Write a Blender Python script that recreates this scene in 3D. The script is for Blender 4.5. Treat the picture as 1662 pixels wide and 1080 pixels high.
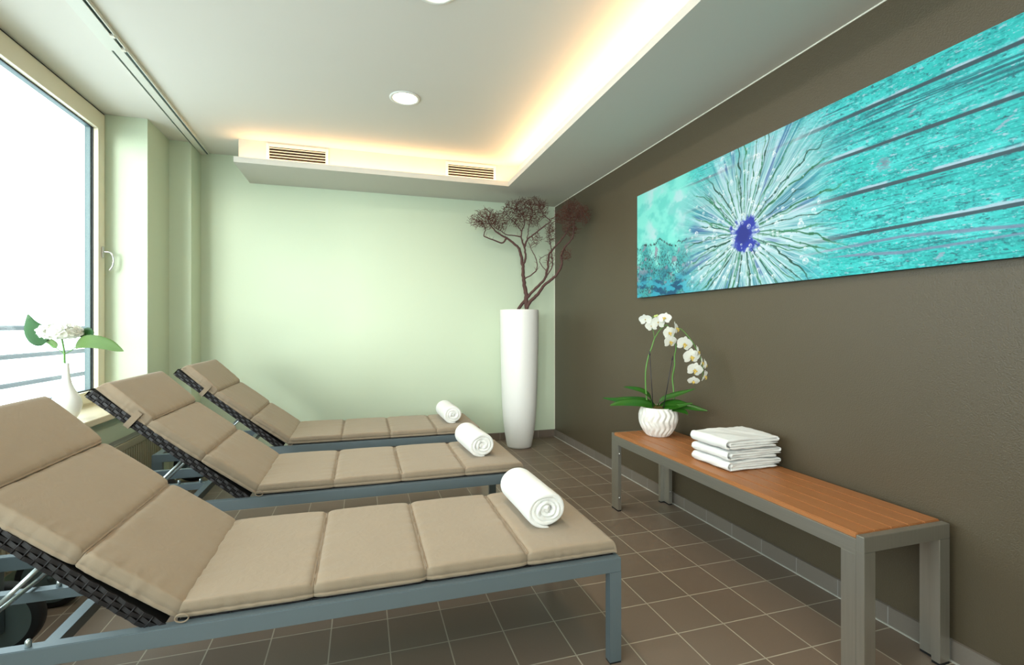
import bpy, bmesh, math, random
import numpy as np
from mathutils import Vector, Matrix

for o in list(bpy.data.objects):
    bpy.data.objects.remove(o, do_unlink=True)
SC = bpy.context.scene
COL = SC.collection

# ------------------------------------------------------------------ camera
YAW = math.atan((831 - 588) / 790.0)
cam_d = bpy.data.cameras.new('camera')
cam = bpy.data.objects.new('camera', cam_d)
COL.objects.link(cam)
SC.camera = cam
cam.location = (0, 0, 1.15)
cam.rotation_euler = (math.pi / 2, 0, -YAW)
cam_d.sensor_fit = 'HORIZONTAL'
cam_d.sensor_width = 36.0
cam_d.lens = 36.0 * 790.0 / 1662.0
cam_d.shift_y = -8.0 / 1662.0
cam_d.clip_start = 0.02

# ------------------------------------------------------------------ world, light, exposure
world = bpy.data.worlds.new('world')
SC.world = world
world.use_nodes = True
wn = world.node_tree.nodes
wn['Background'].inputs[0].default_value = (0.86, 0.95, 1.0, 1)
wn['Background'].inputs[1].default_value = 5.2
SC.view_settings.view_transform = 'Standard'
SC.view_settings.look = 'None'
SC.view_settings.gamma = 1.0
SC.view_settings.use_curve_mapping = False
SC.view_settings.exposure = 0.08


def area(name, loc, rot, sx, sy, power, color, shape='RECTANGLE', spread=math.pi, portal=False):
    l = bpy.data.lights.new(name, 'AREA')
    l.shape = shape
    l.size = sx
    l.size_y = sy
    l.energy = power
    l.color = color
    l.spread = spread
    if portal:
        l.cycles.is_portal = True
    o = bpy.data.objects.new(name, l)
    COL.objects.link(o)
    o.location = loc
    o.rotation_euler = rot
    return o


sun_d = bpy.data.lights.new('low_hazy_sun', 'SUN')
sun_d.energy = 2.9
sun_d.angle = math.radians(20)
sun_d.color = (1.0, 0.98, 0.95)
sun = bpy.data.objects.new('low_hazy_sun', sun_d)
COL.objects.link(sun)
sun.rotation_euler = Vector((-0.42, -1.0, 0.095)).to_track_quat('Z', 'Y').to_euler()
WARM = (1.0, 0.60, 0.28)
area('window_portal', (-1.87, .97, 1.58), (0, -math.pi / 2, 0), 2.0, 6.3, 1, (1, 1, 1), portal=True)
area('added_rear_portal', (-0.80, -2.35, 1.65), (math.pi / 2, 0, 0), 1.6, 1.5, 1, (1, 1, 1), portal=True)  # portal of the added window behind the camera
# hidden cove strips of the dropped ceiling edge (they lie on its shelf and shine up)
area('cove_light', (0.16, 4.30, 2.486), (math.pi, 0, 0), 2.16, 0.04, 4.8, WARM)
area('cove_light', (1.34, 1.1, 2.486), (math.pi, 0, 0), 0.04, 6.3, 23, WARM)

# ------------------------------------------------------------------ helpers


def S(r, g, b, a=1.0):
    def f(c):
        c /= 255.0
        return c / 12.92 if c <= 0.04045 else ((c + 0.055) / 1.055) ** 2.4
    return (f(r), f(g), f(b), a)


class NT:
    def __init__(self, name):
        self.m = bpy.data.materials.new(name)
        self.m.use_nodes = True
        self.t = self.m.node_tree
        self.n = self.t.nodes
        self.b = self.n['Principled BSDF']
        self.out = self.n['Material Output']

    def node(self, typ, **kw):
        nd = self.n.new(typ)
        for k, v in kw.items():
            if k.startswith('i_'):
                key = k[2:]
                key = int(key) if key.isdigit() else key.replace('_', ' ')
                nd.inputs[key].default_value = v
            else:
                setattr(nd, k, v)
        return nd

    def link(self, a, b):
        self.t.links.new(a, b)

    def math(self, op, a, b=None):
        nd = self.n.new('ShaderNodeMath')
        nd.operation = op
        for i, v in enumerate((a, b)):
            if v is None:
                continue
            if isinstance(v, (int, float)):
                nd.inputs[i].default_value = v
            else:
                self.link(v, nd.inputs[i])
        return nd.outputs[0]

    def mix(self, fac, a, b):
        nd = self.n.new('ShaderNodeMix')
        nd.data_type = 'RGBA'
        for i, v in ((0, fac), (6, a), (7, b)):
            if isinstance(v, (int, float, tuple)):
                nd.inputs[i].default_value = v
            else:
                self.link(v, nd.inputs[i])
        return nd.outputs[2]


def mat(name, col, rough=0.5, metal=0.0, noise=0.0, nscale=8.0, bump=0.0, bscale=200.0, spec=None,
        stretch=None, coat=0.0, trans=0.0, sss=0.0, sheen=0.0):
    """procedural principled material; noise = slight colour variation, bump = fine relief"""
    t = NT(name)
    p = t.b
    p.inputs['Roughness'].default_value = rough
    p.inputs['Metallic'].default_value = metal
    if spec is not None:
        p.inputs['Specular IOR Level'].default_value = spec
    p.inputs['Coat Weight'].default_value = coat
    p.inputs['Sheen Weight'].default_value = sheen
    if sss:
        p.inputs['Subsurface Weight'].default_value = sss
        p.inputs['Subsurface Radius'].default_value = (0.02, 0.02, 0.02)
        p.inputs['Subsurface Scale'].default_value = 0.3
    tc = t.node('ShaderNodeTexCoord')
    mp = t.node('ShaderNodeMapping')
    t.link(tc.outputs['Object'], mp.inputs[0])
    if stretch:
        mp.inputs['Scale'].default_value = stretch
    nz = t.node('ShaderNodeTexNoise', i_Scale=nscale, i_Detail=3.0)
    t.link(mp.outputs[0], nz.inputs['Vector'])
    k = 1.0 - noise
    c2 = (col[0] * k, col[1] * k, col[2] * k, 1)
    t.link(t.mix(nz.outputs['Fac'], col, c2), p.inputs['Base Color'])
    if bump:
        bz = t.node('ShaderNodeTexNoise', i_Scale=bscale, i_Detail=2.0)
        t.link(mp.outputs[0], bz.inputs['Vector'])
        bp = t.node('ShaderNodeBump', i_Strength=bump, i_Distance=0.002)
        t.link(bz.outputs['Fac'], bp.inputs['Height'])
        t.link(bp.outputs[0], p.inputs['Normal'])
    return t.m


def tile_mat(name, col, grout, axes, pitch, off, joint, rough):
    """square tiles by position: axes = which coordinates carry joints"""
    t = NT(name)
    g = t.node('ShaderNodeNewGeometry')
    sp = t.node('ShaderNodeSeparateXYZ')
    t.link(g.outputs['Position'], sp.inputs[0])
    fac = None
    cells = []
    for ax, o in zip(axes, off):
        u = t.math('DIVIDE', t.math('SUBTRACT', sp.outputs[ax], o), pitch)
        fl = t.math('FLOOR', u)
        cells.append(fl)
        fr = t.math('SUBTRACT', u, fl)
        d = t.math('ABSOLUTE', t.math('SUBTRACT', fr, 0.5))
        j = t.math('GREATER_THAN', d, 0.5 - joint / pitch / 2)
        fac = j if fac is None else t.math('MAXIMUM', fac, j)
    cmb = t.node('ShaderNodeCombineXYZ')
    for i, c in enumerate(cells):
        t.link(c, cmb.inputs[i])
    wnz = t.node('ShaderNodeTexWhiteNoise')
    t.link(cmb.outputs[0], wnz.inputs['Vector'])
    k = 0.86
    tc = t.mix(wnz.outputs['Value'], col, (col[0] * k, col[1] * k, col[2] * k, 1))
    nz = t.node('ShaderNodeTexNoise', i_Scale=160.0, i_Detail=4.0)
    t.link(g.outputs['Position'], nz.inputs['Vector'])
    tc = t.mix(t.math('MULTIPLY', nz.outputs['Fac'], 0.25), tc, (col[0] * 0.55, col[1] * 0.55, col[2] * 0.55, 1))
    t.link(t.mix(fac, tc, grout), t.b.inputs['Base Color'])
    t.link(t.math('ADD', t.math('MULTIPLY', fac, 0.35), rough), t.b.inputs['Roughness'])
    bp = t.node('ShaderNodeBump', i_Strength=0.5, i_Distance=0.0015)
    h = t.math('ADD', t.math('MULTIPLY', nz.outputs['Fac'], 0.12), t.math('SUBTRACT', 1.0, fac))
    t.link(h, bp.inputs['Height'])
    t.link(bp.outputs[0], t.b.inputs['Normal'])
    return t.m


M = {}
M['ceiling'] = mat('ceiling_paint', S(226, 222, 214), 0.9, noise=0.03, nscale=2)
M['soffit'] = mat('soffit_paint', S(210, 207, 198), 0.9, noise=0.03, nscale=2)
M['mint'] = mat('mint_paint', S(204, 216, 191), 0.6, noise=0.04, nscale=1.5, bump=0.25, bscale=140)
M['olive'] = mat('olive_brown_paint', S(86, 75, 57), 0.42, noise=0.06, nscale=3, bump=0.8, bscale=210, spec=0.6)
M['cream'] = mat('cream_window_paint', S(226, 218, 194), 0.4, noise=0.04, nscale=5)
M['sill'] = mat('cream_sill', S(232, 218, 190), 0.3, noise=0.06, nscale=4)
M['gasket'] = mat('black_gasket', S(28, 30, 38), 0.6)
M['extframe'] = mat('outer_frame_grey', S(70, 100, 108), 0.5, noise=0.1)
M['railing'] = mat('railing_grey', S(30, 44, 50), 0.5, noise=0.1)
M['concrete'] = mat('balcony_concrete', S(190, 190, 186), 0.9, noise=0.1, nscale=4)
M['floor'] = tile_mat('floor_tiles', S(128, 111, 96), S(176, 166, 148), (0, 1), 0.2075, (0.7175, 1.565), 0.0045, 0.42)
M['skirt_y'] = tile_mat('skirting_tiles', S(128, 118, 108), S(150, 146, 140), (1,), 0.2075, (1.785,), 0.004, 0.4)
M['skirt_x'] = tile_mat('skirting_tiles_rear', S(118, 104, 92), S(150, 142, 132), (0,), 0.2075, (0.10,), 0.004, 0.4)
M['grout'] = mat('grout_line', S(190, 188, 178), 0.8, noise=0.1, nscale=30)
M['alu'] = mat('silver_lounger_paint', S(112, 125, 131), 0.42, metal=0.35, noise=0.04, nscale=10)
M['rod'] = mat('brushed_rod', S(190, 200, 200), 0.3, metal=0.8, noise=0.05)
M['steel'] = mat('brushed_steel', S(196, 192, 182), 0.33, metal=0.85, noise=0.18, nscale=3, bump=0.12, bscale=60,
                 stretch=(40, 40, 1.5))
M['steel_rail'] = mat('brushed_steel_rail', S(196, 192, 182), 0.33, metal=0.85, noise=0.18, nscale=3, bump=0.12,
                      bscale=60, stretch=(40, 1.5, 40))
M['bolt'] = mat('bolt_steel', S(190, 190, 186), 0.3, metal=0.9)
M['rubber'] = mat('black_rubber', S(22, 22, 24), 0.7, noise=0.2, nscale=30)
M['hubcap'] = mat('wheel_disc_grey', S(96, 110, 110), 0.5, noise=0.08, nscale=8)
M['wicker'] = mat('dark_wicker', S(34, 30, 31), 0.5, noise=0.35, nscale=60, spec=0.4)
M['wickercore'] = mat('wicker_core', S(22, 20, 20), 0.8)
M['fabric'] = mat('taupe_fabric', S(154, 136, 114), 0.85, noise=0.07, nscale=9, bump=0.22, bscale=700, sheen=0.15)
_f = M['fabric'].node_tree
_tc = _f.nodes.new('ShaderNodeTexCoord')
_nz = _f.nodes.new('ShaderNodeTexNoise')
_nz.inputs['Scale'].default_value = 26
_nz.inputs['Detail'].default_value = 4
_nz.inputs['Distortion'].default_value = 1.2
_bp = _f.nodes.new('ShaderNodeBump')
_bp.inputs['Strength'].default_value = .35
_bp.inputs['Distance'].default_value = .004
_f.links.new(_tc.outputs['Object'], _nz.inputs['Vector'])
_f.links.new(_nz.outputs['Fac'], _bp.inputs['Height'])
_old = [n for n in _f.nodes if n.type == 'BUMP' and n != _bp][0]
_f.links.new(_bp.outputs[0], _old.inputs['Normal'])
M['towel'] = mat('white_terry', S(244, 243, 240), 0.95, noise=0.06, nscale=120, bump=1.0, bscale=330, sheen=0.3)
M['white'] = mat('white_gloss_vase', S(240, 238, 234), 0.38, noise=0.02, nscale=2)
M['porcelain'] = mat('white_porcelain', S(240, 242, 240), 0.12, noise=0.02, sss=0.15)
M['ceramic'] = mat('white_ceramic', S(240, 236, 230), 0.3, noise=0.03, nscale=12)
M['branch'] = mat('dark_red_branch', S(98, 66, 60), 0.8, noise=0.5, nscale=25, bump=0.6, bscale=120)
M['twig'] = mat('red_twig', S(112, 66, 54), 0.8, noise=0.5, nscale=40)
M['orchid_leaf'] = mat('orchid_leaf', S(48, 102, 26), 0.3, noise=0.35, nscale=9, spec=0.6)
M['stem'] = mat('green_stem', S(96, 150, 66), 0.45, noise=0.3, nscale=25)
M['stick'] = mat('black_stick', S(44, 38, 48), 0.4, noise=0.1)
M['petal'] = mat('white_petal', S(252, 251, 246), 0.6, noise=0.03, nscale=30)
_p = M['petal'].node_tree
_tr = _p.nodes.new('ShaderNodeBsdfTranslucent')
_tr.inputs[0].default_value = (.95, .95, .88, 1)
_mx = _p.nodes.new('ShaderNodeMixShader')
_mx.inputs[0].default_value = .4
_p.links.new(_p.nodes['Principled BSDF'].outputs[0], _mx.inputs[1])
_p.links.new(_tr.outputs[0], _mx.inputs[2])
_p.links.new(_mx.outputs[0], _p.nodes['Material Output'].inputs[0])
M['lip'] = mat('yellow_lip', S(222, 190, 96), 0.5, noise=0.3, nscale=60)
M['bud'] = mat('green_bud', S(206, 216, 128), 0.5, noise=0.2, nscale=30)
M['moss'] = mat('brown_moss', S(112, 98, 44), 0.95, noise=0.7, nscale=70)
M['radiator'] = mat('radiator_enamel', S(176, 166, 142), 0.4, noise=0.06, nscale=5)
M['radgroove'] = mat('radiator_grill', S(150, 150, 140), 0.45, noise=0.1, nscale=5)
M['track'] = mat('white_track', S(226, 226, 216), 0.45, noise=0.03)
M['trackgroove'] = mat('track_groove', S(84, 108, 112), 0.6, noise=0.1)
M['chrome'] = mat('satin_chrome', S(214, 214, 214), 0.22, metal=0.9, noise=0.03)
M['ventframe'] = mat('vent_white', S(238, 234, 220), 0.5, noise=0.03)
M['ventdark'] = mat('vent_dark', S(34, 26, 16), 0.9)
M['lampring'] = mat('lamp_ring', S(232, 234, 230), 0.4, noise=0.02)
M['canvas_edge'] = mat('canvas_edge', S(30, 70, 78), 0.7, noise=0.4, nscale=20)
M['hydleaf'] = mat('hydrangea_leaf', S(34, 110, 36), 0.5, noise=0.4, nscale=25)


def leaf_mat(name, base, vein):
    t = NT(name)
    tc = t.node('ShaderNodeTexCoord')
    wv = t.node('ShaderNodeTexWave', i_Scale=55.0, i_Distortion=2.0, i_Detail=1.0)
    t.link(tc.outputs['Object'], wv.inputs['Vector'])
    f = t.math('GREATER_THAN', wv.outputs['Fac'], 0.93)
    t.link(t.mix(t.math('MULTIPLY', f, 0.45), base, vein), t.b.inputs['Base Color'])
    t.b.inputs['Roughness'].default_value = 0.5
    tr = t.node('ShaderNodeBsdfTranslucent')
    tr.inputs[0].default_value = (base[0] * 1.2, base[1] * 1.2, base[2] * 0.9, 1)
    mx = t.node('ShaderNodeMixShader', i_0=0.35)
    t.link(t.b.outputs[0], mx.inputs[1])
    t.link(tr.outputs[0], mx.inputs[2])
    t.link(mx.outputs[0], t.out.inputs[0])
    return t.m


M['leaf_dark'] = leaf_mat('hydrangea_leaf_dark', S(22, 84, 28), S(130, 176, 90))
M['leaf_light'] = leaf_mat('hydrangea_leaf_light', S(104, 138, 66), S(176, 200, 134))


def wood_mat():
    t = NT('bench_slat')
    tc = t.node('ShaderNodeTexCoord')
    mp = t.node('ShaderNodeMapping')
    mp.inputs['Scale'].default_value = (60, 1.2, 60)
    t.link(tc.outputs['Object'], mp.inputs[0])
    nz = t.node('ShaderNodeTexNoise', i_Scale=3.0, i_Detail=5.0)
    t.link(mp.outputs[0], nz.inputs['Vector'])
    c = t.mix(nz.outputs['Fac'], S(182, 122, 74), S(152, 95, 55))
    t.link(c, t.b.inputs['Base Color'])
    t.b.inputs['Roughness'].default_value = 0.42
    bp = t.node('ShaderNodeBump', i_Strength=0.15, i_Distance=0.001)
    t.link(nz.outputs['Fac'], bp.inputs['Height'])
    t.link(bp.outputs[0], t.b.inputs['Normal'])
    return t.m


M['wood'] = wood_mat()


def emis(name, col, strength):
    t = NT(name)
    e = t.node('ShaderNodeEmission')
    e.inputs[0].default_value = col
    e.inputs[1].default_value = strength
    t.link(e.outputs[0], t.out.inputs[0])
    return t.m


M['lamp'] = emis('lamp_diffuser', (1.0, 0.86, 0.66, 1), 9.0)


def glass_mat():
    t = NT('window_glass')
    tr = t.node('ShaderNodeBsdfTransparent')
    tr.inputs[0].default_value = (0.93, 0.97, 0.96, 1)
    gl = t.node('ShaderNodeBsdfGlossy')
    gl.inputs['Roughness'].default_value = 0.02
    lw = t.node('ShaderNodeLayerWeight', i_Blend=0.5)
    mx = t.node('ShaderNodeMixShader')
    t.link(t.math('ADD', t.math('MULTIPLY', t.math('POWER', lw.outputs['Facing'], 4.0), 0.5), 0.03), mx.inputs[0])
    t.link(tr.outputs[0], mx.inputs[1])
    t.link(gl.outputs[0], mx.inputs[2])
    t.link(mx.outputs[0], t.out.inputs[0])
    return t.m


M['glass'] = glass_mat()


class MB:
    """collects shapes in one mesh"""

    def __init__(self):
        self.v = []
        self.f = []
        self.s = []

    def add(self, vs, fs, smooth=False):
        b = len(self.v)
        self.v += [tuple(p) for p in vs]
        self.f += [tuple(b + i for i in f) for f in fs]
        self.s += [smooth] * len(fs)
        return self

    def box(self, x0, x1, y0, y1, z0, z1, bev=0.0):
        if bev <= 0:
            vs = [(x, y, z) for z in (z0, z1) for y in (y0, y1) for x in (x0, x1)]
            fs = [(0, 2, 3, 1), (4, 5, 7, 6), (0, 1, 5, 4), (2, 6, 7, 3), (0, 4, 6, 2), (1, 3, 7, 5)]
            return self.add(vs, fs)
        bm = bmesh.new()
        bmesh.ops.create_cube(bm, size=1)
        for p in bm.verts:
            p.co = Vector(((p.co.x + .5) * (x1 - x0) + x0, (p.co.y + .5) * (y1 - y0) + y0, (p.co.z + .5) * (z1 - z0) + z0))
        bmesh.ops.bevel(bm, geom=bm.edges[:], offset=bev, segments=2, affect='EDGES')
        bm.verts.index_update()
        self.add([p.co[:] for p in bm.verts], [tuple(q.index for q in f.verts) for f in bm.faces])
        bm.free()
        return self

    def tube(self, pts, rad, n=8, cap=True, smooth=True):
        pts = [Vector(p) for p in pts]
        if not hasattr(rad, '__len__'):
            rad = [rad] * len(pts)
        vs = []
        t0 = (pts[1] - pts[0]).normalized()
        ref = Vector((0, 0, 1)) if abs(t0.z) < 0.9 else Vector((1, 0, 0))
        a = t0.cross(ref).normalized()
        for i, p in enumerate(pts):
            t = (pts[min(i + 1, len(pts) - 1)] - pts[max(i - 1, 0)]).normalized()
            a = (a - t * a.dot(t))
            if a.length < 1e-6:
                a = t.orthogonal()
            a.normalize()
            b = t.cross(a)
            for k in range(n):
                w = 2 * math.pi * k / n
                vs.append(p + (a * math.cos(w) + b * math.sin(w)) * rad[i])
        fs = []
        for i in range(len(pts) - 1):
            for k in range(n):
                k2 = (k + 1) % n
                fs.append((i * n + k, i * n + k2, (i + 1) * n + k2, (i + 1) * n + k))
        if cap:
            fs.append(tuple(range(n))[::-1])
            fs.append(tuple((len(pts) - 1) * n + k for k in range(n)))
        return self.add(vs, fs, smooth)

    def lathe(self, prof, n=48, c=(0, 0, 0), fn=None, smooth=True, caps=True):
        vs = []
        for (r, z) in prof:
            for k in range(n):
                w = 2 * math.pi * k / n
                rr = r if fn is None else fn(r, z, w)
                vs.append((c[0] + rr * math.cos(w), c[1] + rr * math.sin(w), c[2] + z))
        fs = []
        for i in range(len(prof) - 1):
            for k in range(n):
                k2 = (k + 1) % n
                fs.append((i * n + k, i * n + k2, (i + 1) * n + k2, (i + 1) * n + k))
        if caps:
            fs.append(tuple(range(n))[::-1])
            fs.append(tuple((len(prof) - 1) * n + k for k in range(n)))
        return self.add(vs, fs, smooth)

    def prism(self, poly, h0, h1, axis='y'):
        """extrude polygon; axis y: poly in (x,z); axis z: poly in (x,y); axis x: poly in (y,z)"""
        n = len(poly)
        f = {'y': lambda p, h: (p[0], h, p[1]), 'z': lambda p, h: (p[0], p[1], h), 'x': lambda p, h: (h, p[0], p[1])}[axis]
        vs = [f(p, h0) for p in poly] + [f(p, h1) for p in poly]
        fs = [tuple(range(n)), tuple(range(2 * n - 1, n - 1, -1))]
        fs += [(i, (i + 1) % n + 0, (i + 1) % n + n, i + n)[::-1] for i in range(n)]
        return self.add(vs, fs)

    def grid(self, P, closed_u=False, smooth=True):
        """P array (nu, nv, 3)"""
        nu, nv = P.shape[:2]
        vs = [tuple(map(float, p)) for p in P.reshape(-1, 3)]
        fs = []
        for i in range(nu if closed_u else nu - 1):
            i2 = (i + 1) % nu
            for j in range(nv - 1):
                fs.append((i * nv + j, i2 * nv + j, i2 * nv + j + 1, i * nv + j + 1))
        return self.add(vs, fs, smooth)

    def build(self, name, m, parent=None, loc=None, rot=None, fixn=True):
        me = bpy.data.meshes.new(name)
        me.from_pydata(self.v, [], self.f)
        me.polygons.foreach_set('use_smooth', self.s)
        if fixn:
            bm = bmesh.new()
            bm.from_mesh(me)
            bmesh.ops.recalc_face_normals(bm, faces=bm.faces[:])
            bm.to_mesh(me)
            bm.free()
        me.update()
        o = bpy.data.objects.new(name, me)
        COL.objects.link(o)
        me.materials.append(m)
        if parent:
            o.parent = parent
        if loc:
            o.location = loc
        if rot:
            o.rotation_euler = rot
        return o


def empty(name, loc, rz=0.0):
    o = bpy.data.objects.new(name, None)
    COL.objects.link(o)
    o.location = loc
    o.rotation_euler = (0, 0, rz)
    o.empty_display_size = 0.1
    return o


def tag(o, label=None, cat=None, group=None, kind=None):
    for k, v in (('label', label), ('category', cat), ('group', group), ('kind', kind)):
        if v:
            o[k] = v
    return o


def struct(o):
    o['kind'] = 'structure'
    return o


def copy_tree(o, parent=None):
    c = o.copy()
    COL.objects.link(c)
    c.parent = parent
    for ch in [x for x in bpy.data.objects if x.parent == o]:
        copy_tree(ch, c)
    return c


def catmull(pts, n):
    P = [Vector(p) for p in pts]
    P = [P[0] * 2 - P[1]] + P + [P[-1] * 2 - P[-2]]
    out = []
    segs = len(P) - 3
    for i in range(n + 1):
        u = i / n * segs
        k = min(int(u), segs - 1)
        t = u - k
        a, b, c, d = P[k:k + 4]
        out.append(0.5 * ((2 * b) + (c - a) * t + (2 * a - 5 * b + 4 * c - d) * t * t + (3 * b - a - 3 * c + d) * t ** 3))
    return out


# ------------------------------------------------------------------ room
XR, YB, ZC = 1.951, 4.80, 2.66          # right wall, rear wall, ceiling
YF = -2.30                              # wall behind the photographer
XG = -1.73                              # window plane

struct(MB().box(-1.95, 2.15, YF - .2, 5.0, -.1, 0).build('floor', M['floor']))
struct(MB().box(-1.95, 2.15, YF - .2, 5.0, ZC, ZC + .15).build('ceiling', M['ceiling']))
struct(MB().box(XR, XR + .2, YF - .2, 5.0, 0, ZC).build('wall_right', M['olive']))
struct(MB().box(-1.95, XR, YB, YB + .2, 0, ZC).build('wall_back', M['mint']))
# pillar steps and the wall under the windows
struct(MB().prism([(-1.79, 4.14), (-1.485, 4.14), (-1.485, 4.55), (-1.33, 4.55), (-1.33, 4.80), (-1.79, 4.80)],
                  0, ZC, 'z').build('wall_left', M['mint']))
struct(MB().box(-1.95, -1.50, YF, 4.14, 0, 0.592).build('wall_under_window', M['mint']))
struct(MB().box(-1.95, -1.70, YF, -2.2, .592, ZC).build('wall_left_front', M['mint']))
# wall behind the photographer with an unseen glazed opening added for light
m = MB()
m.box(-1.95, -1.6, YF - .2, YF, 0, ZC).box(0, XR, YF - .2, YF, 0, ZC)
m.box(-1.6, 0, YF - .2, YF, 2.4, ZC).box(-1.6, 0, YF - .2, YF, 0, .9)
struct(m.build('wall_front', M['mint']))
w4 = struct(empty('added_rear_window', (-0.80, YF - .1, .9)))  # added out of view to let daylight in from behind the camera
m = MB()
for a, b in ((-.8, -.75), (.75, .8)):
    m.box(a, b, -.03, .03, 0, 1.5)
m.box(-.8, .8, -.03, .03, 0, .06).box(-.8, .8, -.03, .03, 1.44, 1.5)
m.build('window_frame', M['cream'], w4)
MB().box(-.76, .76, -.004, .004, .05, 1.45).build('pane', M['glass'], w4)

# dropped soffit: L-shaped shelf along rear and right wall, upstand behind the cove
m = MB()
m.prism([(-.95, 4.22), (1.265, 4.22), (1.265, YF), (XR, YF), (XR, YB), (-.95, YB)], 2.43, 2.474, 'z')
m.prism([(-.945, 4.36), (1.40, 4.36), (1.40, YF), (XR, YF), (XR, YB), (-.945, YB)], 2.474, ZC, 'z')
struct(m.build('ceiling_soffit', M['soffit']))
# thin paint line where soffit meets the brown wall
struct(MB().box(XR - .003, XR, YF, YB, 2.424, 2.4305).box(XR - .004, XR, YB - .004, YB, .075, 2.43)
       .build('trim_1', M['ventframe']))

# skirting
o = MB().box(XR - .011, XR, YF, YB, 0, .073).build('baseboard_right', M['skirt_y'])
struct(o)
o = MB().box(-1.33, XR - .011, YB - .011, YB, 0, .073).build('baseboard_back', M['skirt_x'])
struct(o)
struct(MB().box(XR - .017, XR - .011, YF, YB - .011, 0, .004).build('trim_2', M['grout']))

# ------------------------------------------------------------------ windows
def window(name, y0, y1, handle):
    w = struct(empty(name, (XG, y0, .63)))
    L = y1 - y0
    H = 2.65 - .63
    fr = MB()       # fixed outer frame
    for a, b, c, d in ((0, .055, 0, H), (L - .04, L, 0, H), (.055, L - .04, 0, .05), (.055, L - .04, H - .045, H)):
        fr.box(-.075, -.012, a, b, c, d)
    fr.build('window_frame', M['cream'], w)
    sa = MB()       # sash
    a0, a1, c0, c1 = .045, L - .034, .02, H - .015
    sw = .083
    for a, b, c, d in ((a0, a0 + sw, c0, c1), (a1 - sw, a1, c0, c1), (a0 + sw, a1 - sw, c0, c0 + .075),
                       (a0 + sw, a1 - sw, c1 - .115, c1)):
        sa.box(-.028, .0, a, b, c, d)
    sa.build('sash', M['cream'], w)
    g0, g1, h0, h1 = a0 + sw, a1 - sw, c0 + .075, c1 - .115
    gk = MB()
    for a, b, c, d in ((g0, g0 + .007, h0, h1), (g1 - .007, g1, h0, h1), (g0, g1, h0, h0 + .007), (g0, g1, h1 - .007, h1)):
        gk.box(-.033, -.0285, a, b, c, d)
    gk.build('gasket', M['gasket'], w)
    MB().box(-.038, -.034, g0, g1, h0, h1).build('pane', M['glass'], w)
    ex = MB()       # outer metal cover frame seen through the glass
    for a, b, c, d in ((g0 - .05, g0 + .01, h0 - .04, h1 + .05), (g1 - .012, g1 + .05, h0 - .04, h1 + .05),
                       (g0, g1, h0 - .04, h0 + .004), (g0, g1, h1 - .002, h1 + .05)):
        ex.box(-.072, -.04, a, b, c, d)
    ex.build('outer_cover', M['extframe'], w)
    if handle:
        hd = MB().box(.0, .010, a1 - .045, a1 - .018, 1.005, 1.085, .004).build('handle', M['chrome'], w)
        yb = a1 - .031
        pts = catmull([(.006, yb, 1.047), (.038, yb + .001, 1.047), (.054, yb + .005, 1.036), (.062, yb + .012, 1.0),
                       (.058, yb + .010, .955), (.040, yb + .006, .918)], 20)
        MB().tube(pts, [.0062] * 8 + [.007] * 13, 10).build('lever', M['chrome'], hd)
    return w


window('window_1', 2.27, 4.14, True)
window('added_side_window', -2.2, 2.27, False)  # extra glazing out of view, added to bring in more side light
struct(MB().box(-1.80, -1.445, -2.2, 4.14, .594, .63, .003).build('window_sill', M['sill']))
struct(MB().box(-1.95, -1.745, -2.2, 4.1399, 2.65, ZC).build('head_gap_shade', M['gasket']))  # black strip painted in as the shade of the gap above the frame

# railing on the balcony outside: three long bars with posts
rl = empty('balcony_railing', (-2.7, 3.0, 0))
tag(rl, 'grey metal balcony railing with three horizontal bars outside the window', 'railing')
for z in (1.146, .915, .685):
    MB().tube([(0, -5.5, z), (0, 3.02, z)], .021, 12).build('bar', M['railing'], rl)
for y in (-5.2, -2.6, 3.2):
    MB().box(-.03, .03, y - .02, y + .02, -.15, 1.18).build('post', M['railing'], rl)
struct(MB().box(-3.2, -1.95, -3.2, 7.0, -.3, -.15).build('balcony_slab', M['concrete']))

# ------------------------------------------------------------------ radiator
rad = tag(empty('radiator', (-1.44, 3.0, 0)), 'low ribbed panel radiator under the window sill', 'radiator')
m = MB()
ya, yb = -1.1, 1.16
m.box(.012, .030, ya, yb, .12, .43)
n = 68
for i in range(n):
    y = ya + .02 + (yb - ya - .04) * i / (n - 1)
    m.box(.030, .037, y - .009, y + .009, .135, .385)
m.box(.028, .040, ya, yb, .395, .435)
m.build('front_panel', M['radiator'], rad)
for a in (yb, ya - .004):
    MB().box(-.040, .030, a, a + .004, .12, .435).build('side_cover', M['radiator'], rad)
m = MB()
m.box(-.04, -.034, ya, yb, .425, .440).box(.020, .026, ya, yb, .436, .442)
for i in range(150):
    y = ya + (yb - ya) * (i + .5) / 150
    m.box(-.034, .020, y - .0035, y + .0035, .432, .438)
m.build('top_grille', M['radgroove'], rad)
MB().box(-.04, -.02, ya + .01, yb - .01, .12, .42).build('rear_panel', M['radiator'], rad)
for y in (ya + .2, yb - .2):
    MB().box(-.056, -.038, y - .02, y + .02, .15, .40).build('bracket', M['radiator'], rad)
for a in (ya + .15, yb - .18):
    MB().box(-.015, .01, a, a + .03, 0, .13).build('foot', M['radiator'], rad)

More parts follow.
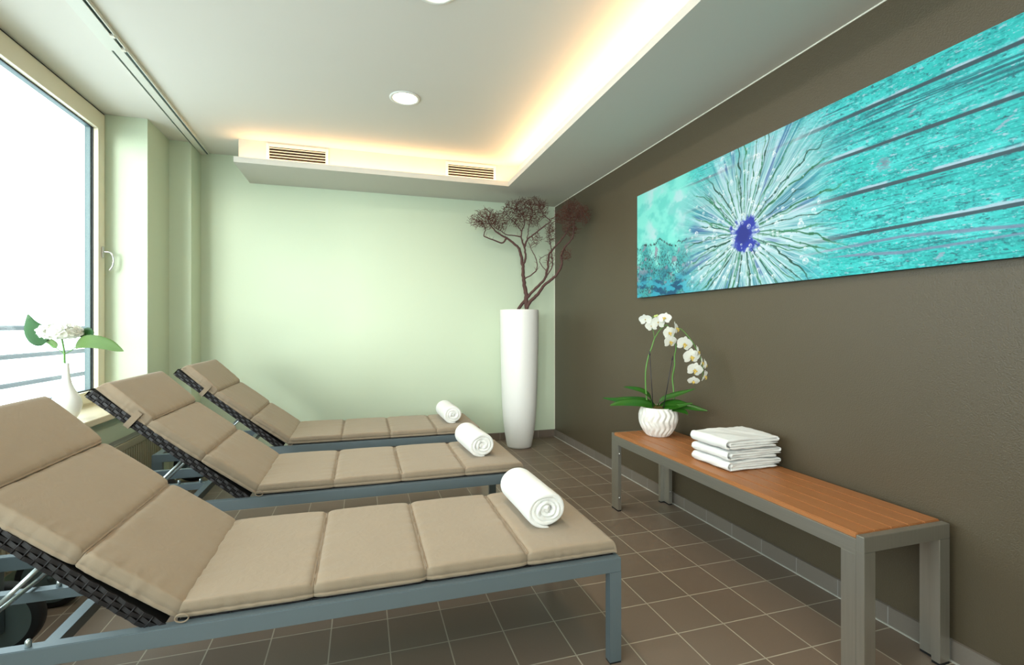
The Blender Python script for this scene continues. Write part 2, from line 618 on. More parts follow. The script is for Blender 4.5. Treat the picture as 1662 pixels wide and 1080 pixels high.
# ------------------------------------------------------------------ curtain track
tr = tag(empty('curtain_track', (-1.30, 4.785, ZC), .030), 'white double curtain track on the ceiling beside the window', 'curtain track')
m = MB()
m.box(-.045, .040, -6.6, 0, -.012, 0)
m.box(-.045, -.040, -6.6, 0, -.020, -.012).box(.035, .040, -6.6, 0, -.020, -.012)
m.box(-.028, .018, -6.6, 0, -.020, -.012)
m.build('track_body', M['track'], tr)
MB().box(-.040, -.028, -1.88, 0, -.0135, -.0120).box(.018, .035, -6.6, 0, -.0135, -.012).build('groove', M['trackgroove'], tr)
MB().box(-.052, .022, -6.6, -1.66, -.024, -.020).build('cover_strip', M['track'], tr)
for y in (-1.81, -1.68):
    MB().box(.016, .036, y - .012, y + .012, -.026, -.0135).build('glider', M['ventframe'], tr)
MB().box(-.072, -.052, -2.75, -2.20, -.016, -.006).build('end_piece', M['extframe'], tr)

# ------------------------------------------------------------------ vents
def vent(x0, x1, label):
    v = tag(empty('air_vent', (x0, 4.36, 2.52)), label, 'air vent', 'air vents above the cove shelf')
    L, H, f = x1 - x0, .125, .024
    m = MB()
    m.box(0, f, -.010, 0, -.03, H, .002).box(L - f, L, -.010, 0, -.03, H, .002)
    m.box(f, L - f, -.010, 0, H - f, H, .002).box(f, L - f, -.010, 0, -.03, -.012, .002)
    m.build('frame', M['ventframe'], v)
    MB().box(f, L - f, -.002, .001, -.012, H - f).build('backing', M['ventdark'], v)
    for i in range(5):
        z = -.004 + i * .0225
        MB().prism([(-.009, z), (-.0085, z + .005), (-.003, z + .009), (-.003, z + .003)], f, L - f, 'x').build(
            'slat', M['ventframe'], v)


vent(-.745, -.27, 'white slatted air vent near the left end of the cove')
vent(.715, 1.185, 'white slatted air vent near the right corner of the cove')

# ------------------------------------------------------------------ ceiling downlights
def downlight(x, y, label):
    d = tag(empty('ceiling_downlight', (x, y, ZC)), label, 'ceiling light', 'round recessed downlights')
    MB().lathe([(.078, -.001), (.099, -.001), (.098, -.006), (.088, -.009), (.078, -.006), (.078, -.001)], 48, caps=False).build('ring', M['lampring'], d)
    MB().lathe([(.001, -.003), (.060, -.003), (.078, -.002), (.078, 0), (.001, 0)], 48).build('diffuser', M['lamp'], d)
    area('downlight_lamp', (x, y, ZC - .012), (0, 0, 0), .14, .14, 8, (1.0, .90, .76), 'DISK')


downlight(.267, 3.262, 'round lit downlight in the middle of the ceiling')
downlight(.31, 2.175, 'round downlight cut off by the top edge of the photo')
downlight(.31, 0.9, 'unseen round downlight added to the ceiling above the photographer')  # extra lamp out of view, added to light the room
downlight(.31, -.5, 'unseen round downlight added to the ceiling behind the photographer')  # another added lamp, never in view, for more room light

# ------------------------------------------------------------------ loungers
rs = np.random.RandomState(3)


def vnoise(x, seed=0):
    r = np.random.RandomState(seed).rand(4096)
    xi = np.floor(x).astype(int)
    f = x - xi
    f = f * f * (3 - 2 * f)
    return r[xi % 4096] * (1 - f) + r[(xi + 1) % 4096] * f - .5


def strip_axis(p0, p1):
    """frame along p0->p1 in the xz plane: returns unit dir and upward normal"""
    d = Vector((p1[0] - p0[0], 0, p1[1] - p0[1]))
    L = d.length
    d /= L
    n = Vector((d.z, 0, -d.x))
    if n.z < 0:
        n = -n
    return d, n, L


def wicker_panel(p0, p1, thick, y0, y1):
    """p0,p1: top line in (x,z); woven bands all round"""
    d, n, L = strip_axis(p0, p1)
    O = Vector((p0[0], 0, p0[1]))

    def P(s, y, h):
        return O + d * s + n * h + Vector((0, y, 0))
    core = MB()
    c = [P(s, y, h) for h in (-thick + .004, -.004) for y in (y0 + .005, y1 - .005) for s in (.004, L - .004)]
    core.add(c, [(0, 2, 3, 1), (4, 5, 7, 6), (0, 1, 5, 4), (2, 6, 7, 3), (0, 4, 6, 2), (1, 3, 7, 5)])
    wv = MB()
    rows = 3
    rh = thick / rows
    ds = .006
    ns = int(L / ds)

    def ribbon(fn, count, phase, w, t):
        # fn(i, out, up) -> point ; woven in and out
        A = []
        for i in range(count + 1):
            o_ = .0020 * math.sin(math.pi * i * ds / .026 + phase) + .0025
            A.append([fn(i, o_ + t, w), fn(i, o_ + t, -w), fn(i, o_ - t, -w), fn(i, o_ - t, w), fn(i, o_ + t, w)])
        wv.grid(np.array([[list(q) for q in r] for r in A]), smooth=False)
    for r in range(rows):
        hc = -rh * (r + .5)
        ph = math.pi * (r % 2)
        for side, yy in ((-1, y0), (1, y1)):
            ribbon(lambda i, o_, w: P(min(i * ds, L), yy + side * o_, hc + w), ns, ph, rh * .40, .0014)
    # end band
    nend = int((y1 - y0) / ds)
    for r in range(rows):
        hc = -rh * (r + .5)
        ribbon(lambda i, o_, w: P(L + o_ - .002, y0 + i * ds, hc + w), nend, math.pi * (r % 2), rh * .4, .0014)
    # under side and top: strands running across
    for j in range(int(L / .018)):
        s = .01 + j * .018
        A = []
        cnt = 40
        for i in range(cnt + 1):
            y = y0 + (y1 - y0) * i / cnt
            o_ = .0022 * math.sin(math.pi * i * .6 + math.pi * (j % 2))
            A.append([P(s - .007, y, -thick - .001 + o_), P(s + .007, y, -thick - .001 + o_),
                      P(s + .007, y, -thick + .002 + o_), P(s - .007, y, -thick + .002 + o_), P(s - .007, y, -thick - .001 + o_)])
        wv.grid(np.array([[list(q) for q in r] for r in A]), smooth=False)
    # stakes
    for j in range(int(L / .026)):
        s = .013 + j * .026
        for side, yy in ((-1, y0), (1, y1)):
            a = yy + side * .0042
            wv.tube([P(s, a, -.002), P(s, a, -thick + .002)], .0022, 5)
    return core, wv


def cushion_mesh():
    Wd = .59
    # under-line nodes (x,z), from foot to head; thickness per segment
    nodes = [(.845, .366), (.520, .366), (.190, .366), (-.135, .366), (-.478, .367), (-.705, .540), (-.917, .708), (-1.098, .885)]
    Ts = [.046, .046, .046, .046, .047, .048, .054]
    rows = []
    for k in range(7):
        a, b = Vector((nodes[k][0], 0, nodes[k][1])), Vector((nodes[k + 1][0], 0, nodes[k + 1][1]))
        L = (b - a).length
        d = (b - a) / L
        n = Vector((d.z, 0, -d.x))
        if n.z < 0:
            n = -n
        ss = [0, .002, .004, .007, .010, .015, .022, .03, .04]
        mid = np.linspace(.05, L - .05, 26).tolist()
        ss = ss + mid + [L - q for q in reversed(ss)]
        for s in ss:
            e0 = s
            e1 = L - s
            rows.append((a + d * s, n, Ts[k], e0, e1, k, s, L))
    # smooth normals at nodes
    nv_side = [(0.006, 0.0), (0.0015, .07), (0.0, .16), (0.0, .28), (.0025, .32), (.0, .36), (0.0, .62), (.0004, .84), (0.0018, .94), (0.005, .99), (0.011, 1.0), (.022, 1.0)]
    ys = [(p, h) for p, h in nv_side]
    ys += [(y, 1.0) for y in np.linspace(.04, Wd - .04, 40)]
    ys += [(Wd - p, h) for p, h in reversed(nv_side)]
    ys += [(y, 0.0) for y in np.linspace(Wd - .04, .04, 12)]
    P = np.zeros((len(rows), len(ys) + 1, 3))
    for i, (c, n, T, e0, e1, k, s, L) in enumerate(rows):
        foot = (k == 0)
        head = (k == 6)
        f0 = 1 - math.exp(-e0 / .0065)
        f1 = 1 - math.exp(-e1 / .0065)
        lo = .60
        g0 = lo + (1 - lo) * f0
        g1 = lo + (1 - lo) * f1
        if foot:
            g0 = .25 + .75 * (1 - math.exp(-e0 / .005))
        if head:
            g1 = .25 + .75 * (1 - math.exp(-e1 / .006))
        th = T * g0 * g1
        puff = 1 + .05 * math.sin(math.pi * s / L)
        e = min(e0 if not foot else 9, e1 if not head else 9)
        pinch = .010 * math.exp(-e / .012)
        if e < .004:
            th += .010
        gi = s * 90 + k * 37
        for j, (y, h) in enumerate(ys + [ys[0]]):
            dy = min(y, Wd - y)
            sg = 1 if y < Wd / 2 else -1
            wr = 0.0
            if h == 1.0:
                wr = .0030 * math.exp(-e / .045) * float(vnoise(np.array(y * 60 + k * 11 + s * 6), 5)) * 2
                wr += .0022 * float(vnoise(np.array(y * 6 + s * 5 + k * 7), 8))
                wr += .0022 * math.exp(-dy / .035) * float(vnoise(np.array(gi + y * 8), 6)) * 2
            yy = y + sg * pinch * (1 if dy < .03 else 0)
            if h > 0 and dy < .03:
                yy += sg * .0038 * float(vnoise(np.array(gi), 7)) * (1.3 - h)
            hh = th * h * (puff if h > .9 else 1) + wr * (1 if h > 0 else 0)
            q = c + n * hh
            P[i, j] = (q.x, yy, q.z)
    return P


def make_lounger():
    root = empty('sun_lounger', (0, 0, 0))
    A = M['alu']
    W = .65
    x0, x1 = -1.245, .850
    z1, rh = .36, .048
    # side rails
    for a, b in ((0, .032), (W - .032, W)):
        MB().box(x0, x1, a, b, z1 - rh, z1, .002).build('side_rail', A, root)
    MB().box(x1 - .043, x1, .032, W - .032, z1 - rh, z1 - .002).build('foot_rail', A, root)
    MB().box(x0, x0 + .04, .032, W - .032, z1 - rh, z1 - .002).build('head_rail', A, root)
    MB().box(-.765, -.735, .032, W - .032, z1 - .032, z1 - .001).build('cross_bar', A, root)
    bar = MB().box(x0 + .04, -.765, .325, .357, z1 - .032, z1 - .001).build('support_bar', A, root)
    for yy, par in ((.016, None), (.341, bar)):
        for xx in (-.79, -.885):
            MB().tube([(xx, yy, z1 - .004), (xx, yy, z1 + .014), (xx, yy, z1 + .018)], [.007, .007, .004], 10).build(
                'peg', M['rod'], par or root)
    for a, b in ((0, .032), (W - .032, W)):
        MB().box(x1 - .043, x1, a, b, .006, z1 - rh).build('leg', A, root)
        MB().box(x1 - .042, x1 - .001, a + .001, b - .001, 0, .006).build('foot_cap', M['rubber'], root)
    for a, b in ((0, .032), (W - .032, W)):
        MB().box(x0, x0 + .055, a, b, .09, z1 - rh).build('leg', A, root)
    # gusset corner near foot
    # wheels
    for yo, s in ((0, -1), (W, 1)):
        c0 = yo + s * .002
        wx, wz, R = -1.215, .125, .125
        prof = [(.100, 0), (.118, .001), (.1245, .008), (.125, .025), (.1245, .042), (.118, .049), (.100, .050)]
        t = MB()
        vs = []
        n = 56
        for r, h in prof:
            for k in range(n):
                w = 2 * math.pi * k / n
                vs.append((wx + r * math.cos(w), c0 + s * h, wz + r * math.sin(w)))
        fs = [(i * n + k, i * n + (k + 1) % n, (i + 1) * n + (k + 1) % n, (i + 1) * n + k) for i in range(len(prof) - 1) for k in range(n)]
        t.add(vs, fs, True)
        wh = t.build('wheel', M['rubber'], root)
        d = MB()
        for h in (.003, .047):
            vs = [(wx, c0 + s * (h + (.003 if h < .01 else -.003)), wz)]
            vs += [(wx + .101 * math.cos(2 * math.pi * k / n), c0 + s * h, wz + .101 * math.sin(2 * math.pi * k / n)) for k in range(n)]
            d.add(vs, [(0, 1 + k, 1 + (k + 1) % n) for k in range(n)], True)
        d.tube([(wx, c0 + s * .002, wz), (wx, c0 + s * .052, wz)], .014, 12)
        d.build('wheel_disc', M['hubcap'], wh)
        # hub into leg
    MB().tube([(-1.215, -.01, .125), (-1.215, W + .01, .125)], .009, 10).build('axle', M['rod'], root)
    # seat wicker bed
    core, wv = wicker_panel((.835, .364), (-.475, .364), .030, .036, W - .036)
    s_ = core.build('seat_panel', M['wickercore'], root)
    wv.build('weave', M['wicker'], s_, fixn=False)
    # back wicker
    core, wv = wicker_panel((-.497, .360), (-1.112, .886), .040, .026, .606)
    b_ = core.build('backrest', M['wickercore'], root)
    wv.build('weave', M['wicker'], b_, fixn=False)
    # support rods below backrest
    r = MB()
    for yy in (.075, .375):
        r.tube([(-.775, yy, .553), (-.955, yy + .0, .371)], .0062, 8)
    r.tube([(-.955, .075, .371), (-.955, .375, .371)], .0062, 8)
    rr = r.build('support_rod', M['rod'], root)
    MB().tube([(-.775, .060, .556), (-.775, .086, .556)], .010, 10).build('pivot', M['rod'], rr)
    # cushion
    P = cushion_mesh()
    P[:, :, 1] += .022
    m = MB().grid(P)
    nvv = P.shape[1]
    nu = P.shape[0]
    m.f.append(tuple(range(nvv - 1)))
    m.s.append(False)
    m.f.append(tuple((nu - 1) * nvv + j for j in range(nvv - 1)))
    m.s.append(False)
    cu = m.build('cushion', M['fabric'], root)
    # piping lines in the seams
    nodes = [(.520, .366), (.190, .366), (-.135, .366), (-.478, .367), (-.705, .540), (-.917, .708)]
    offs = [.0345, .0345, .0345, .0345, .035, .037]
    dirs = [(0, 1)] * 3 + [(.33, .94), (.62, .78), (.66, .75)]
    for (x, z), of, (nx, nz) in zip(nodes, offs, dirs):
        q = [(x + nx * of, .022 + y, z + nz * of + .0006 * math.sin(y * 90)) for y in np.linspace(.012, .578, 24)]
        MB().tube(q, .0024, 6).build('piping', M['fabric'], cu)
    # stitched line along the sides
    # strap tying the head section to the backrest, both sides
    d, n, L = strip_axis((-.497, .360), (-1.112, .886))
    for yy, s in ((.022, -1), (.612, 1)):
        c = Vector((-.955, 0, .752))
        st = MB()
        w = .013
        pts = [(c + n * .035, yy + s * .006), (c + n * .010, yy + s * .009), (c + n * -.044, yy + s * .012),
               (c + n * -.048, yy - s * .04)]
        A = []
        for (p, y) in pts:
            A.append([(p.x + d.x * w, y, p.z + d.z * w), (p.x - d.x * w, y, p.z - d.z * w)])
        A = np.array(A)
        st.grid(A)
        B = A.copy()
        B[:, :, 1] += s * .0015
        st.grid(B)
        st.build('strap', M['fabric'], cu)
    # little tie loop at the hinge
    lp = [(-.470 + .016 * math.cos(t) + .01, .012 - .002 * math.sin(t), .375 + .012 * math.sin(t)) for t in np.linspace(0, 6.28, 14)]
    MB().tube(lp, .0022, 6).build('tie', M['fabric'], cu)
    return root


lg = make_lounger()
lg.location = (0, 1.487, 0)
G = 'sun loungers in a row facing the bench'
tag(lg, 'silver framed sun lounger with taupe cushion, nearest to the camera', 'sun lounger', G)
l2 = copy_tree(lg)
l2.location = (0, 2.505, 0)
tag(l2, 'silver framed sun lounger with taupe cushion, in the middle of the three', 'sun lounger', G)
l3 = copy_tree(lg)
l3.location = (0, 3.53, 0)
tag(l3, 'silver framed sun lounger with taupe cushion, farthest, along the mint wall', 'sun lounger', G)


# ------------------------------------------------------------------ towels
def cloth_strip(path, half, length, seed, amp=.002, n_len=26, endround=.012):
    """thick strip following path (2D list in (a,c)), extruded along y 0..length"""
    pts = np.array(path)
    N = len(pts)
    tg = np.gradient(pts, axis=0)
    tg /= np.linalg.norm(tg, axis=1)[:, None] + 1e-9
    nr = np.stack([-tg[:, 1], tg[:, 0]], 1)
    ys = np.concatenate([[0, .002, .006, .012], np.linspace(.03, length - .03, n_len), [length - .012, length - .006, length - .002, length]])
    P = []
    for y in ys:
        e = min(y, length - y)
        shrink = math.sqrt(max(0, 1 - (1 - min(e, endround) / endround) ** 2)) * .75 + .25
        h = half * shrink
        s = np.arange(N)
        nz = vnoise(s * .45 + y * 25, seed) * amp + vnoise(s * .07 + y * 9 + 50, seed + 1) * amp * 1.6
        dy = vnoise(s * .12, seed + 2) * .012 * (1 if y < length / 2 else -1) * math.exp(-e / .03)
        tp = np.clip((N - 1 - s) / 9.0, .12, 1) ** .6
        h = h * tp
        nz = nz * tp
        a = pts + nr * (h + nz)[:, None]
        b = pts - nr * (h + nz * .2)[:, None]
        loop = np.concatenate([a, b[::-1], a[:1]])
        dl = np.concatenate([dy, dy[::-1], dy[:1]])
        P.append(np.stack([loop[:, 0], np.full(len(loop), y) + dl, loop[:, 1]], 1))
    P = np.array(P)
    m = MB().grid(P)
    nv = P.shape[1]
    nu = P.shape[0]
    for base in (0, (nu - 1) * nv):
        for k in range(N - 1):
            m.f.append((base + k, base + k + 1, base + 2 * N - 2 - k, base + 2 * N - 1 - k))
            m.s.append(True)
    return m


def rolled_path(R, th, turns, sq=1.0, seed=0):
    out = []
    n = 200
    for i in range(n + 1):
        t = i / n
        a = t * turns * 2 * math.pi
        r = .010 + (R - .010) * (t ** .92)
        wob = 1 + .05 * math.sin(a * 1.3 + seed) * (1 - t)
        out.append((r * wob * math.cos(a + seed), r * wob * sq * math.sin(a + seed)))
    # s-shaped core
    c0 = out[0]
    core = [(-c0[0] * .9, -c0[1] * .9), (-c0[0] * .3, -c0[1] * .4)]
    return core + out


def roll(loc, rz, R, length, seed, label, turns=3.6, sq=.85):
    th = (R - .010) / turns / 2 * .95
    p = rolled_path(R - th, th, turns, sq, seed)
    m = cloth_strip(p, th, length, seed * 7 + 1, amp=.0034)
    zmin = min(v[2] for v in m.v)
    o = m.build('rolled_towel', M['towel'], loc=(loc[0], loc[1], loc[2] - zmin), rot=(0, 0, rz))
    return tag(o, label, 'towel', 'rolled towels on the loungers')


roll((.650, 1.668, .4135), .02, .083, .345, 1, 'rolled white towel on the nearest lounger')
roll((.655, 2.69, .4135), .06, .082, .36, 3, 'rolled white towel on the middle lounger', 3.3, .88)
roll((.668, 3.70, .4135), .03, .079, .36, 5, 'rolled white towel on the farthest lounger', 3.0, .90)


def folded(z0, h, w, ln, loc, rz, seed, label):
    layers = 4
    g = h / layers
    half = g * .47
    R = w / 2
    path = []

    def arc(cx, cz, r, a0, a1, n=10):
        for i in range(n + 1):
            a = a0 + (a1 - a0) * i / n
            path.append((cx + r * math.cos(a), cz + r * math.sin(a)))
    # outer wrap: bottom from right to left, big bend left, top to right, bend down, inner back
    x_l = -R + h / 2
    x_r = R - .016
    for x in np.linspace(x_r - .02, x_l, 26):
        path.append((x, g * .5))
    arc(x_l, h / 2, h / 2 - g * .5, -math.pi / 2, -math.pi * 1.5, 14)
    for x in np.linspace(x_l + .01, x_r, 30):
        path.append((x, h - g * .5 + .0015 * math.sin(x * 30 + seed)))
    arc(x_r, h - g, g * .5, math.pi / 2, -math.pi / 2, 8)
    for x in np.linspace(x_r - .008, x_l + .018, 26):
        path.append((x, h - g * 1.5))
    arc(x_l + .014, h - 2 * g, g * .5, math.pi / 2, math.pi * 1.5, 8)
    for x in np.linspace(x_l + .02, x_r - .004 + .006 * (seed % 3), 26):
        path.append((x, g * 1.5))
    m = cloth_strip(path, half, ln, seed * 5 + 2, amp=.0036, endround=.008)
    zmin = min(v[2] for v in m.v)
    o = m.build('folded_towel', M['towel'], loc=(loc[0], loc[1], z0 - zmin), rot=(0, 0, rz))
    return tag(o, label, 'towel', 'folded towels stacked on the bench')


ZT = .4855
folded(ZT, .044, .325, .245, (1.755, 1.842, 0), 0, 1, 'folded white towel at the bottom of the stack on the bench')
folded(ZT + .0485, .044, .330, .245, (1.757, 1.845, 0), .01, 2, 'folded white towel in the middle of the stack on the bench')
folded(ZT + .097, .047, .325, .25, (1.748, 1.842, 0), -.01, 3, 'folded white towel on top of the stack on the bench')

# ------------------------------------------------------------------ bench
bn = tag(empty('bench', (1.525, 1.150, 0)), 'long steel bench with brown wooden slats along the brown wall', 'bench')
BL, BW = 1.64, .395
SM, SR = M['steel'], M['steel_rail']


def uframe(parent):
    pass


for a, b in ((0, .027), (BL - .027, BL)):
    fr = MB()
    fr.box(0, BW, a, b, .430, .480, .0015)
    e = fr.build('end_frame', SM, bn)
    for c, d in ((0, .050), (BW - .050, BW)):
        MB().box(c, d, a, b, .008, .431, .0015).build('leg', SM, bn)
        MB().box(c + .001, d - .001, a + .001, b - .001, 0, .008).build('foot_cap', M['rubber'], bn)
for c, d in ((0, .025), (BW - .025, BW)):
    MB().box(c, d, .027, BL - .027, .415, .466, .0012).build('side_rail', SR, bn)
    for a, b in ((.0275, .080), (BL - .080, BL - .0275)):
        MB().box(c + .0005, d - .0005, a, b, .008, .4155, .0012).build('leg', SM, bn)
        MB().box(c + .001, d - .001, a + .001, b - .001, 0, .008).build('foot_cap', M['rubber'], bn)
        s = 1 if a < .5 else -1
        yy = b if s > 0 else a
        for z in (.085, .36):
            MB().lathe([(.0065, 0), (.006, .003), (.002, .005)], 14).build('bolt', M['bolt'], bn,
                       loc=((c + d) / 2, yy, z), rot=(-s * math.pi / 2, 0, 0))
sw = (BW - .006) / 5
for i in range(5):
    a = .003 + i * sw
    MB().box(a + .0015, a + sw - .0015, .0275, BL - .0275, .466, .4845, .003).build('slat', M['wood'], bn)
for yy in (.5, 1.1):
    MB().box(.025, BW - .025, yy - .02, yy + .02, .44, .4655).build('cross_brace', SR, bn)

# ------------------------------------------------------------------ tall vase and branch
tv = tag(MB().lathe([(.105, 0), (.116, .004), (.121, .02), (.130, .07), (.142, .14), (.156, .25), (.167, .40), (.174, .60), (.180, .85),
                     (.185, 1.10), (.187, 1.30), (.187, 1.318), (.184, 1.321), (.176, 1.318), (.174, 1.25), (.165, .95), (.02, .90)], 72)
         .build('floor_vase', M['white'], loc=(1.452, 4.48, 0)), 'tall white tapering floor vase in the corner', 'vase')

br = empty('bare_branch', (1.452, 4.48, 1.30))
tag(br, 'bare reddish brown branch with dense twigs standing in the tall vase', 'branch')
LIMBS = dict(
    a=[(-.09, .02, -.38), (-.05, .01, -.10), (-0.013, -0.006, 0.024), (0.031, -0.061, 0.104), (0.055, -0.092, 0.142), (0.117, -0.171, 0.229), (0.162, -0.232, 0.289), (0.184, -0.263, 0.363), (0.193, -0.275, 0.463), (0.198, -0.281, 0.526), (0.232, -0.33, 0.583), (0.274, -0.391, 0.65), (0.307, -0.44, 0.717), (0.323, -0.464, 0.775), (0.327, -0.471, 0.859)],
    b=[(.06, .0, -.38), (.045, -.03, -.10), (0.046, -0.079, 0.023), (0.075, -0.116, 0.102), (0.126, -0.183, 0.164), (0.162, -0.232, 0.238), (0.215, -0.306, 0.296), (0.249, -0.354, 0.342), (0.274, -0.391, 0.414), (0.276, -0.394, 0.513), (0.299, -0.428, 0.583), (0.338, -0.489, 0.649), (0.346, -0.501, 0.72), (0.354, -0.513, 0.815), (0.399, -0.587, 0.863)],
    c=[(0.049, -0.083, 0.038), (0.043, -0.076, 0.169), (0.031, -0.061, 0.248), (0.024, -0.051, 0.354), (0.02, -0.046, 0.446), (0.002, -0.024, 0.567), (-0.013, -0.006, 0.622), (-0.073, 0.0, 0.673), (-0.128, 0.0, 0.709), (-0.183, 0.0, 0.733), (-0.237, 0.0, 0.769), (-0.291, 0.0, 0.831), (-0.318, 0.0, 0.881)],
    d=[(-0.128, 0.0, 0.709), (-0.169, 0.0, 0.661), (-0.237, 0.0, 0.677), (-0.324, 0.0, 0.705), (-0.351, 0.0, 0.723), (-0.338, 0.0, 0.789), (-0.371, 0.0, 0.851)],
    e=[(0.02, -0.046, 0.446), (0.041, -0.073, 0.522), (0.031, -0.061, 0.615), (0.012, -0.037, 0.697), (0.012, -0.037, 0.776), (0.031, -0.061, 0.838), (0.022, -0.049, 0.919), (-0.032, 0.0, 1.005)],
    f=[(0.031, -0.061, 0.615), (0.051, -0.086, 0.691), (0.089, -0.134, 0.723), (0.135, -0.196, 0.766), (0.18, -0.257, 0.808), (0.206, -0.293, 0.834), (0.162, -0.232, 0.901), (0.135, -0.196, 0.984)],
    g=[(0.026, -0.055, 0.314), (0.079, -0.122, 0.349), (0.117, -0.171, 0.396), (0.117, -0.171, 0.474), (0.098, -0.147, 0.541), (0.075, -0.116, 0.609), (0.06, -0.098, 0.663)],
    h=[(0.002, -0.024, 0.725), (-0.059, 0.0, 0.739), (-0.128, 0.0, 0.742), (-0.183, 0.0, 0.772), (-0.264, 0.0, 0.819), (-0.304, 0.0, 0.895)],
    i=[(0.184, -0.263, 0.363), (0.135, -0.196, 0.471), (0.162, -0.232, 0.512), (0.184, -0.263, 0.528)],
    j=[(0.162, -0.232, 0.289), (0.215, -0.306, 0.41), (0.215, -0.306, 0.51), (0.206, -0.293, 0.625), (0.198, -0.281, 0.728), (0.215, -0.306, 0.813)],
    l=[(0.012, -0.037, 0.776), (-0.032, 0.0, 0.847), (-0.101, 0.0, 0.908), (-0.156, 0.0, 0.983)],
    m=[(0.051, -0.086, 0.691), (0.06, -0.098, 0.781), (0.07, -0.11, 0.87), (0.089, -0.134, 0.957)])
RAD = dict(a=(.018, .0045), b=(.020, .004), c=(.021, .0045), d=(.0085, .003), e=(.011, .003), f=(.009, .003), g=(.0065, .0025),
           h=(.006, .0025), i=(.004, .002), j=(.006, .0025), l=(.005, .002), m=(.005, .002))
BLOBS = [((-0.318, 0.0, 0.881), 0.116, 0.104), ((-0.424, 0.0, 0.861), 0.071, 0.071), ((-0.183, 0.0, 0.877), 0.091, 0.091), ((-0.087, 0.0, 1.001), 0.078, 0.078), ((0.012, -0.037, 1.0), 0.104, 0.104), ((0.107, -0.159, 1.004), 0.097, 0.084), ((0.162, -0.232, 0.939), 0.052, 0.078), ((0.089, -0.134, 0.879), 0.078, 0.078), ((-0.018, 0.0, 0.887), 0.078, 0.078), ((0.206, -0.293, 0.726), 0.045, 0.116), ((0.282, -0.403, 0.859), 0.078, 0.078), ((0.338, -0.489, 0.881), 0.104, 0.116), ((0.399, -0.587, 0.839), 0.07, 0.091), ((0.323, -0.464, 0.726), 0.078, 0.065), ((0.206, -0.293, 0.486), 0.039, 0.078), ((0.299, -0.428, 0.509), 0.058, 0.052), ((0.117, -0.171, 0.68), 0.052, 0.052)]


